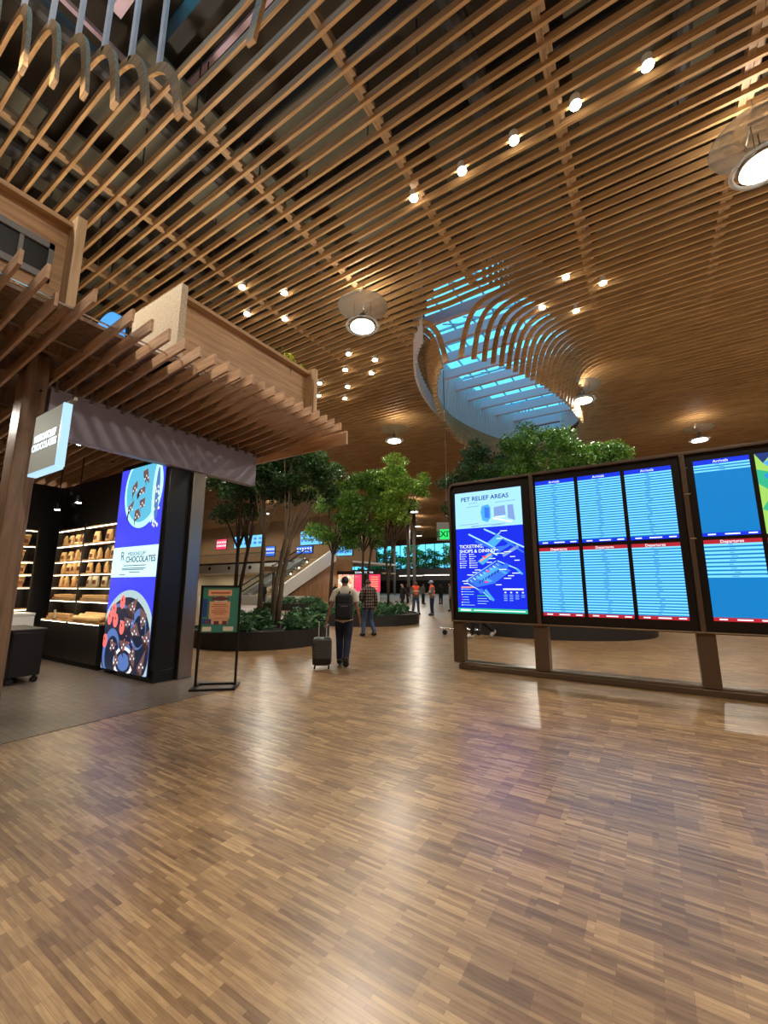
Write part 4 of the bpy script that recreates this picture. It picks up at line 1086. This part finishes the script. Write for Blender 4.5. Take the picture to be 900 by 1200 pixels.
def screenbox(label, loc, w_, h_, mat, rz=0, cat='screen', name='wall_screen', txt=None):
    s_ = empty(name, loc, rz, label=label, cat=cat)
    bx('casing', 'black', (-w_/2-.05, w_/2+.05, 0, .15, -h_/2-.05, h_/2+.05), s_)
    m = MB(); m.quad((-w_/2, -.01, -h_/2), (w_/2, -.01, -h_/2), (w_/2, -.01, h_/2), (-w_/2, -.01, h_/2)); sc = m.build('screen_face', mat, s_)
    m = MB()
    for i in range(6): 
        a = -w_/2+w_*(i+.15)/6
        for j in range(2): m.quad((a, -.02, h_*(.1-.35*j)), (a+w_*.1, -.02, h_*(.1-.35*j)), (a+w_*.1, -.02, h_*(.3-.35*j)), (a, -.02, h_*(.3-.35*j)))
    m.build('screen_text', 'ad_white' if mat != 'signcyan' else 'scr_lblue', s_)
screenbox('pale blue lit sign on the far mezzanine wall, left of the tree trunks', (-52, 42.9, 8.3), 6.5, 1.8, 'signcyan')
screenbox('red and white lit sign at the far left of the mezzanine wall', (-58.5, 42.9, 8.2), 2.5, 1.6, 'pinklit')
screenbox('cyan lit sign on the far mezzanine wall right of the trunks', (-39.0, 42.9, 8.1), 4.0, 1.9, 'signcyan')
screenbox('small dark blue lit sign below the pale blue sign', (-47, 42.9, 6.6), 1.8, 1.4, 'scr_lblue')
screenbox('blue directional sign at the top of the escalator', (-33.0, 35.2, 5.6), 2.4, .8, 'scr_lblue')
screenbox('pale blue display at the top of the staircase', (-26.0, 33.6, 5.1), 2.0, 1.0, 'signcyan')
for o in bpy.data.objects:
    pass
# supports for the two hung displays
tag(bx('wall_low', 'white', (-31, -22, 24.6, 24.9, 0, .75)), **st)

# far retail kiosk with pink panels
rk = empty('retail_kiosk', (-26.8, 36, 0), math.radians(20), label='far brightly lit shop front with pink and red panels', cat='shop front')
bx('counter', 'white', (-3.2, 3.0, -.3, .3, 0, .95), rk); bx('canopy_sign', 'black', (-4.2, 3.2, -.2, .4, 2.75, 3.1), rk)
for (a, b, mt) in ((-4.2, -2.2, 'warmlit'), (-2.0, .2, 'warmlit'), (.3, 1.25, 'pinklit'), (1.9, 3.1, 'pinklit')): bx('lit_panel', mt, (a, b, 0, .1, .96, 2.74), rk)
m = MB()
for i in range(40):
    a, z = random.uniform(-2, .1), random.uniform(1, 2.6); m.quad((a, -.02, z), (a+.15, -.02, z), (a+.15, -.02, z+.2), (a, -.02, z+.2), random.choice([0, 1, 2]))
for i in range(6): m.quad((2.1, -.02, 1.2+i*.24), (2.9, -.02, 1.2+i*.24), (2.9, -.02, 1.32+i*.24), (2.1, -.02, 1.32+i*.24), 1)
tag(m.build('goods_display', ['pinklit', 'scr_orange', 'ad_white'], rk), kind='stuff')
text('shop_text', 'DOWNTOWN', .3, (1.4, -.22, 2.93), RY, 'scr_text', rk)
arealamp('kiosk_lamp', (0, -1, 2.7), 60, 1, rk)
# far concourse: strip lights, columns
for i, (x, y) in enumerate(((-26.5, 48), (-24.3, 45.5), (-37, 62))):
    c = tag(empty('concourse_column', (x, y, 0)), ('slim pale column behind the orange-vested workers', 'thicker pale column right behind the orange-vested workers', 'far pale column beyond the pink shop')[i], 'column', 'slim far concourse columns')
    m = MB(); m.lathe([(.22, 0), (.22, 11.0)], (0, 0, 0), 16); m.lathe([(.3, 0), (.3, .12), (.22, .14)], (0, 0, 0), 16); m.build('shaft', 'grey', c, smooth=True)
    m = MB(); m.lathe([(.24, 0), (.3, .05), (.3, .3)], (0, 0, 10.7), 16); m.build('capital', 'grey', c)
for i in range(3):
    c = empty('strip_light', (-36+i*6, 66-i*2, 3.3), label=('left', 'middle', 'right')[i]+' strip light in the far dark concourse', cat='strip light', group='far strip lights')
    bx('housing', 'white', (-2.4, 2.4, -.2, .2, 0, .15), c); bx('diffuser', 'panel_light', (-2.3, 2.3, -.15, .15, -.03, 0), c)
    m = MB(); m.tube([(-2, 0, .15), (-2, 0, 7.7)], .02, 5); m.tube([(2, 0, .15), (2, 0, 7.7)], .02, 5); m.build('hanger', 'steel', c)
# exit sign
ex = empty('exit_sign', (-6.95, 16.0, 3.5), math.radians(24), label='green lit exit sign hanging at the left edge of the display board', cat='exit sign')
bx('housing', 'grey', (-.45, .45, 0, .12, -.05, .72), ex); m = MB(); m.quad((-.32, -.006, .0), (.42, -.006, .0), (.42, -.006, .42), (-.32, -.006, .42)); m.build('lit_panel', 'exitg', ex)
text('exit_text', 'EXIT', .34, (-.12, -.012, .21), RY, 'exitd', ex, bold=.01)
m = MB(); m.tube([(0, .06, .75), (0, .06, 7.65)], .02, 6); m.build('hanger_rod', 'steel', ex)
# trees outside the far window
for i, (x, y, h_) in enumerate(((-40, 83, 4), (-45.5, 84, 5.5), (-51, 83, 4.5), (-35, 84, 5.2), (-57, 85, 5))):
    tree('green tree outside the far window, %s' % ('second from the right', 'third from the right', 'fourth from the right', 'rightmost', 'far left')[i], x, y, 0, stems([(0, 0, 0, 0)], h_, .25), [(0, 0, h_+1.5, 2.6), (2, 0, h_+.5, 2.2), (-2, 0, h_+.8, 2.4), (0, 0, h_+4, 2.4), (1.5, 0, h_+3, 2)], 'leafbright' if i % 2 else 'leaf', 1700, .5)
tag(bx('ground', 'stone', (-120, 60, 76.3, 140, -.3, -.05)), **st)

# ------------------------------------------------------------------ people
def person(label, loc, rz, pose, mats, scale=1.0, extras=None, hair='hair', skin='skin'):
    """local: +Y is forward, x right. pose dict of joints."""
    P = dict(pelvis=(0, 0, .95), waist=(0, 0, 1.08), chest=(0, .0, 1.27), neckb=(0, -.01, 1.44), neck=(0, .01, 1.51), hb=(0, .03, 1.575), hm=(0, .035, 1.665), ht=(0, .03, 1.73),
             shl=(-.175, 0, 1.42), shr=(.175, 0, 1.42), ell=(-.23, -.03, 1.14), elr=(.23, -.03, 1.14), wrl=(-.25, .04, .9), wrr=(.25, .04, .9),
             hpl=(-.095, 0, .9), hpr=(.095, 0, .9), knl=(-.1, .02, .5), knr=(.1, .02, .5), anl=(-.1, 0, .09), anr=(.1, 0, .09))
    P.update(pose)
    V = lambda k: Vector(P[k])
    R = dict(pelvis=(.155, .115), waist=(.135, .1), chest=(.165, .12), neckb=(.12, .085), neck=(.055, .055), hb=(.066, .075), hm=(.08, .098), ht=(.062, .075),
             shl=(.062, .062), shr=(.062, .062), ell=(.042, .042), elr=(.042, .042), wrl=(.028, .028), wrr=(.028, .028), hpl=(.095, .095), hpr=(.095, .095),
             knl=(.06, .06), knr=(.06, .06), anl=(.042, .042), anr=(.042, .042))
    E = [('pelvis', 'waist', 'top'), ('waist', 'chest', 'top'), ('chest', 'neckb', 'top'), ('neckb', 'neck', 'skin'), ('neck', 'hb', 'head'), ('hb', 'hm', 'head'), ('hm', 'ht', 'head'),
         ('neckb', 'shl', 'top'), ('neckb', 'shr', 'top'), ('shl', 'ell', 'slvl'), ('shr', 'elr', 'slvr'), ('ell', 'wrl', 'foreL'), ('elr', 'wrr', 'foreR'),
         ('pelvis', 'hpl', 'bot'), ('pelvis', 'hpr', 'bot'), ('hpl', 'knl', 'bot'), ('hpr', 'knr', 'bot'), ('knl', 'anl', 'bot'), ('knr', 'anr', 'bot')]
    for s_, sg in (('l', -1), ('r', 1)):
        d = (V('wr'+s_)-V('el'+s_)).normalized()
        pm = V('wr'+s_)+d*.06; P['pm'+s_] = tuple(pm); R['pm'+s_] = (.034, .022); E.append(('wr'+s_, 'pm'+s_, 'hand'))
        k2 = V('wr'+s_)+d*.09; 
        fwd = Vector((0, 1, 0)); fwd = (fwd-d*fwd.dot(d)).normalized(); side = d.cross(fwd)
        for fi in range(4):
            o = fwd*(.03-.02*fi); L1 = (.045, .05, .046, .036)[fi]
            a = pm+o+d*.03; b = a+d*L1+side*sg*-.006; c = b+d*L1*.6+side*sg*-.02
            for nm, p_ in (('a', a), ('b', b), ('c', c)): P['f%s%d%s' % (nm, fi, s_)] = tuple(p_); R['f%s%d%s' % (nm, fi, s_)] = (.0095, .0095)
            E += [('pm'+s_, 'fa%d%s' % (fi, s_), 'hand'), ('fa%d%s' % (fi, s_), 'fb%d%s' % (fi, s_), 'hand'), ('fb%d%s' % (fi, s_), 'fc%d%s' % (fi, s_), 'hand')]
        a = V('wr'+s_)+d*.03+fwd*.035; b = a+d*.035+fwd*.02
        P['ta'+s_] = tuple(a); P['tb'+s_] = tuple(b); R['ta'+s_] = (.012, .012); R['tb'+s_] = (.01, .01); E += [('wr'+s_, 'ta'+s_, 'hand'), ('ta'+s_, 'tb'+s_, 'hand')]
        an = V('an'+s_); ft = Vector(P.get('ft'+s_, tuple(an+Vector((0, .17, -.045))))); hl = Vector(P.get('hl'+s_, tuple(an+Vector((0, -.055, -.04)))))
        P['ft'+s_] = tuple(ft); P['hl'+s_] = tuple(hl); R['ft'+s_] = (.045, .036); R['hl'+s_] = (.04, .042); E += [('an'+s_, 'ft'+s_, 'shoe'+s_), ('an'+s_, 'hl'+s_, 'shoe'+s_)]
    # nose
    P['nose'] = tuple(V('hm')+Vector((0, .115, -.02))); R['nose'] = (.014, .014); E.append(('hm', 'nose', 'head'))
    names = list(P); ix = {n: i for i, n in enumerate(names)}
    me = bpy.data.meshes.new('b'); me.from_pydata([P[n] for n in names], [(ix[a], ix[b]) for a, b, _ in E], [])
    ob = bpy.data.objects.new('b', me); COL.objects.link(ob)
    md = ob.modifiers.new('s', 'SKIN'); md.branch_smoothing = .4
    for i, n in enumerate(names):
        sv = me.skin_vertices[0].data[i]; sv.radius = R[n]; sv.use_root = (n == 'pelvis')
    sb = ob.modifiers.new('u', 'SUBSURF'); sb.levels = 2; sb.render_levels = 2
    dg = bpy.context.evaluated_depsgraph_get(); bm_ = bpy.data.meshes.new_from_object(ob.evaluated_get(dg)); bpy.data.objects.remove(ob)
    bm_.name = 'body'; bm_.materials.clear(); bm_.materials.append(M[skin]); bm_.polygons.foreach_set('use_smooth', [True]*len(bm_.polygons))
    root = empty('person', loc, rz, label=label, cat='person'); root.scale = (scale,)*3
    body = bpy.data.objects.new('body', bm_); COL.objects.link(body); body.parent = root
    # classify
    segs = [(Vector(P[a]), Vector(P[b]), sum(R[a])/2, sum(R[b])/2, t) for a, b, t in E]
    vt = []
    for v in bm_.vertices:
        best = 1e9; tg = None; uu = 0
        for a, b, ra, rb, t in segs:
            ab = b-a; u = max(0, min(1, (v.co-a).dot(ab)/max(ab.length_squared, 1e-9)))
            dd = (v.co-(a+ab*u)).length-(ra+(rb-ra)*u)
            if dd < best: best = dd; tg = t; uu = u
        vt.append((tg, uu))
    longs = mats.get('long', True)
    def shell(name, mat, test, off, parent=root, tuck=True):
        keep = [p for p in bm_.polygons if all(test(bm_.vertices[i], vt[i]) for i in p.vertices)]
        if not keep: return None
        used = sorted({i for p in keep for i in p.vertices}); mp_ = {o_: n_ for n_, o_ in enumerate(used)}
        me2 = bpy.data.meshes.new(name)
        me2.from_pydata([tuple(bm_.vertices[i].co+bm_.vertices[i].normal*off) for i in used], [], [tuple(mp_[i] for i in p.vertices) for p in keep])
        me2.polygons.foreach_set('use_smooth', [True]*len(me2.polygons))
        for mm in (mat if isinstance(mat, list) else [mat]): me2.materials.append(M[mm])
        o_ = bpy.data.objects.new(name, me2); COL.objects.link(o_); o_.parent = parent
        so = o_.modifiers.new('th', 'SOLIDIFY'); so.thickness = .008; so.offset = 1
        return o_
    tops = ('top', 'slvl', 'slvr')+(('foreL', 'foreR') if longs else ())
    def ttest(v, t):
        if t[0] in ('slvl', 'slvr') and not longs: return t[1] < .75
        if t[0] == 'bot' and v.co.z > mats.get('hem', .86) and abs(v.co.x) < .2 and v.co.z > .8: return True
        return t[0] in tops and v.co.z > .8 or (t[0] in ('foreL', 'foreR') and longs)
    shell('trousers', mats['bot'], lambda v, t: t[0] == 'bot' or (t[0] == 'top' and v.co.z < 1.02), .012)
    shell('shirt', mats['top'], ttest, .02)
    for s_ in 'lr': shell('shoe', mats.get('shoe', 'shoe'), lambda v, t: t[0] == 'shoe'+s_, .012)
    shell('hair', hair, lambda v, t: t[0] == 'head' and v.co.z > P['hb'][2]-.01 and (v.co.y < P['hm'][1]+.035 or v.co.z > P['ht'][2]-.01) and v.co.z > P['hm'][2]-.085+max(0, v.co.y-.0)*.9, .014)
    if mats.get('vest'):
        shell('vest', 'orange', lambda v, t: t[0] == 'top' and v.co.z > .97, .034)
        m = MB()
        for zz in (1.05, 1.22): m.lathe([(1, 0), (1.0, .05)], (0, 0, zz), 24, sx=.205 if zz > 1.1 else .2, sy=.16, cap=False)
        m.build('reflective_band', 'reflect', root)
    if mats.get('cap'):
        m = MB(); hm = V('hm'); m.lathe([(.105, 0), (.1, .06), (.06, .11), (.01, .125)], (hm.x, hm.y, hm.z+.01), 16, sy=1.12); m.box(hm.x-.06, hm.x+.06, hm.y+.08, hm.y+.18, hm.z+.01, hm.z+.025)
        m.build('cap', mats['cap'], root, smooth=True)
    m = MB(); hm = V('hm')
    for sg in (-1, 1):
        m.lathe([(.004, -.008), (.012, 0), (.004, .008)], (hm.x+sg*.033, hm.y+.093, hm.z+.008), 8)
    m.build('eyes', 'white', root)
    m = MB(); m.box(hm.x-.025, hm.x+.025, hm.y+.083, hm.y+.092, hm.z-.062, hm.z-.054); m.build('mouth', 'posterb', root)
    m = MB()
    for sg in (-1, 1): m.lathe([(.005, -.03), (.014, -.01), (.018, .012), (.008, .03)], (hm.x+sg*.092, hm.y-.005, hm.z-.01), 8, sx=.5)
    m.build('ears', skin, root, smooth=True)
    return root
def face(x, y): return math.atan2(-x, y)
AW_ = face(-5.35, 6.82)
person('man in beige shirt and navy trousers walking away with a black backpack', (-5.35, 6.95, 0), AW_-.05,
       dict(knl=(-.09, .12, .52), anl=(-.08, .05, .1), knr=(.07, .0, .5), anr=(.05, -.28, .16), ftr=(.05, -.16, .045), hlr=(.05, -.33, .16),
            ell=(-.27, -.08, 1.14), wrl=(-.33, -.1, .9), elr=(.25, -.06, 1.13), wrr=(.3, .02, .88)),
       dict(top='shirtw', bot='jeans', long=False, shoe='shoe', hem=.84), 1.03)
person('man in plaid flannel shirt and blue jeans walking beside the planter', (-7.73, 11.3, 0), face(-7.73, 11.23)+.35,
       dict(knl=(-.12, .1, .5), anl=(-.16, .0, .09), knr=(.1, .08, .5), anr=(.17, -.12, .1), ell=(-.26, .02, 1.15), wrl=(-.22, .24, 1.1)),
       dict(top='plaid', bot='jeansb', hem=.8), 1.03, hair='hairgrey', skin='skin2')
person('worker in orange vest facing the camera, left of the pair', (-11.1, 20.9, 0), face(-11.1, 21)+PI+.3, dict(ell=(-.25, .0, 1.15), wrl=(-.1, .2, 1.1), elr=(.25, 0, 1.15), wrr=(.1, .22, 1.08), knl=(-.13, .03, .5), anl=(-.16, 0, .09), knr=(.13, .03, .5), anr=(.17, 0, .09)),
       dict(top='greycloth', bot='jeansb', vest=1), 1.04, skin='skin')
person('worker in orange vest and pale cap seen from the side, right of the pair', (-9.95, 20.6, 0), face(-9.9, 20.4)+PI/2+.2, dict(ell=(-.24, .05, 1.15), wrl=(-.12, .22, 1.12), elr=(.24, .05, 1.15), wrr=(.12, .22, 1.12)),
       dict(top='greycloth', bot='jeans', vest=1, cap='cap'), 1.04, skin='skin2')
person('person in black walking left of the two workers, pulling a bag', (-12.5, 21.9, 0), face(-12, 21)+PI/2+.5, dict(knl=(-.1, .2, .52), anl=(-.1, .22, .1), knr=(.1, -.05, .5), anr=(.1, -.35, .2), ftr=(.1, -.22, .06), hlr=(.1, -.4, .2), ell=(-.27, -.1, 1.15), wrl=(-.35, -.2, .95)),
       dict(top='cloth', bot='cloth'), .98, skin='skin2')
person('walker hidden behind the board, only dark legs and sneakers showing below', (-4.5, 12.75, 0), face(-1, 0)*1+.4, dict(knl=(-.1, .25, .53), anl=(-.1, .3, .1), knr=(.1, -.02, .5), anr=(.1, -.38, .2), ftr=(.1, -.27, .06), hlr=(.1, -.43, .2)),
       dict(top='cloth', bot='cloth', shoe='shoew'), 1.0)
person('person in a grey jacket beside the board edge beyond the workers', (-10.6, 24.6, 0), face(-10, 24)+PI/2, {}, dict(top='greycloth', bot='cloth'), 1.0)
person('dark figure standing at the foot of the far stair', (-26.9, 24.0, 0), face(-26, 25)+.4, {}, dict(top='cloth', bot='cloth'), 1.0)
person('small dark figure standing near the pink shop front', (-22.4, 32.2, 0), face(-22, 32)+1, {}, dict(top='cloth', bot='cloth'), 1.0)
person('far dark figure left of the workers, near the strip lights', (-18.6, 33.5, 0), face(-18, 33)+2, {}, dict(top='cloth', bot='cloth'), 1.0)
person('far dark figure between the two workers', (-16.6, 32.6, 0), face(-18, 33)-1, {}, dict(top='greycloth', bot='cloth'), 1.0)
person('far dark figure right of the two workers', (-15.2, 33.2, 0), face(-18, 33)+.5, {}, dict(top='cloth', bot='jeans'), 1.0)
person('far figure in dark clothes at the left of the pink shop', (-26.6, 33.0, 0), face(-26, 33)-.6, {}, dict(top='cloth', bot='cloth'), 1.0)

# backpack
ro = Matrix.Rotation(AW_-.05, 4, 'Z')
bp = empty('backpack', (-5.35, 6.95, 0), AW_-.05, label='black backpack worn by the man pulling the suitcase', cat='backpack')
def soft(name, mat, pts, parent, lev=2):
    m = MB(); m.box(*pts); o = m.build(name, mat, parent, smooth=True)
    s_ = o.modifiers.new('b', 'BEVEL'); s_.width = min(pts[1]-pts[0], pts[3]-pts[2])*.35; s_.segments = 4
    return o
soft('main_compartment', 'bagpack', (-.17, .17, -.36, -.13, .92, 1.44), bp); soft('front_pocket', 'bagpack', (-.14, .14, -.42, -.33, .96, 1.24), bp)
bx('hip_belt', 'bagpack', (-.18, .18, -.17, -.13, .93, .98), bp)
for sg in (-1, 1):
    m = MB(); m.tube([(sg*.1, -.16, 1.42), (sg*.12, -.04, 1.52), (sg*.13, .13, 1.42), (sg*.16, .16, 1.2), (sg*.16, -.02, 1.02), (sg*.15, -.15, .98)], .02, 6); m.build('shoulder_strap', 'bagpack', bp, smooth=True)
bx('reflective_patch', 'greycloth', (-.06, .08, -.43, -.415, 1.19, 1.21), bp)
# suitcase
sc = empty('suitcase', (-5.58, 6.55, 0), AW_, label='grey ribbed hard-shell suitcase pulled by the man with the backpack', cat='suitcase')
soft('shell', 'suit', (-.21, .21, -.13, .13, .06, .66), sc)
m = MB()
for i in range(8): m.box(-.19, .19, -.137, -.128, .24+.048*i, .262+.048*i)
m.build('ribs', 'suit', sc); bx('lower_panel', 'black', (-.19, .19, -.137, -.125, .1, .22), sc)
for sg in (-1, 1):
    m = MB(); m.tube([(sg*.085, .1, .64), (sg*.085, .1, 1.0)], .01, 8); m.build('handle_tube', 'white', sc)
m = MB(); m.tube([(-.1, .1, 1.0), (.1, .1, 1.0)], .016, 8); m.build('handle_grip', 'rubber', sc)
for sx in (-.15, .15):
    for sy in (-.08, .08):
        m = MB(); m.tube([(sx-.015, sy, .03), (sx+.015, sy, .03)], .03, 12); m.box(sx-.01, sx+.01, sy-.01, sy+.01, .03, .07); m.build('wheel', 'rubber', sc)
sc.scale = (.9, .9, .9)
# luggage cart behind the board
lc = empty('luggage_cart', (-5.35, 13.35, 0), math.radians(35), label='metal luggage cart poking out from behind the left end of the board', cat='luggage cart')
m = MB()
for yy in (-.25, 0, .25): m.tube([(-.75, yy*.6, .22), (.5, yy, .16)], .018, 6)
for xx in (-.7, -.2, .4): m.tube([(xx, -.25, .2), (xx, .25, .2)], .015, 6)
m.build('deck_frame', 'chrome', lc)
m = MB(); m.tube([(.5, -.28, .16), (.6, -.28, 1.0), (.6, .28, 1.0), (.5, .28, .16)], .018, 6); m.build('handle', 'chrome', lc)
for (xx, yy) in ((-.6, 0), (.45, -.25), (.45, .25)):
    m = MB(); m.tube([(xx, yy-.02, .08), (xx, yy+.02, .08)], .08, 14); m.build('wheel', 'rubber', lc)
bg_ = empty('carry_bag', (-12.2, 21.7, 0), .3, label='black bag standing on the floor beside the person in black', cat='bag')
soft('bag_body', 'bagpack', (-.2, .2, -.12, .12, 0, .4), bg_); m = MB(); m.tube([(-.12, 0, .38), (-.08, 0, .52), (.08, 0, .52), (.12, 0, .38)], .012, 6); m.build('bag_handle', 'bagpack', bg_)

# thin floor joint
m = MB(); 
def fj(pts, w_=.006):
    for a, b in zip(pts, pts[1:]):
        a = Vector(a); b = Vector(b); n = (b-a).normalized(); n = Vector((-n.y, n.x, 0))*w_/2; m.quad(a-n, a+n, b+n, b-n)
fj([(-.9, 1.6, .0015), (-.86, 1.45, .0015), (-.8, 1.28, .0015)])
tag(m.build('trim_2', 'rubber'), **st)
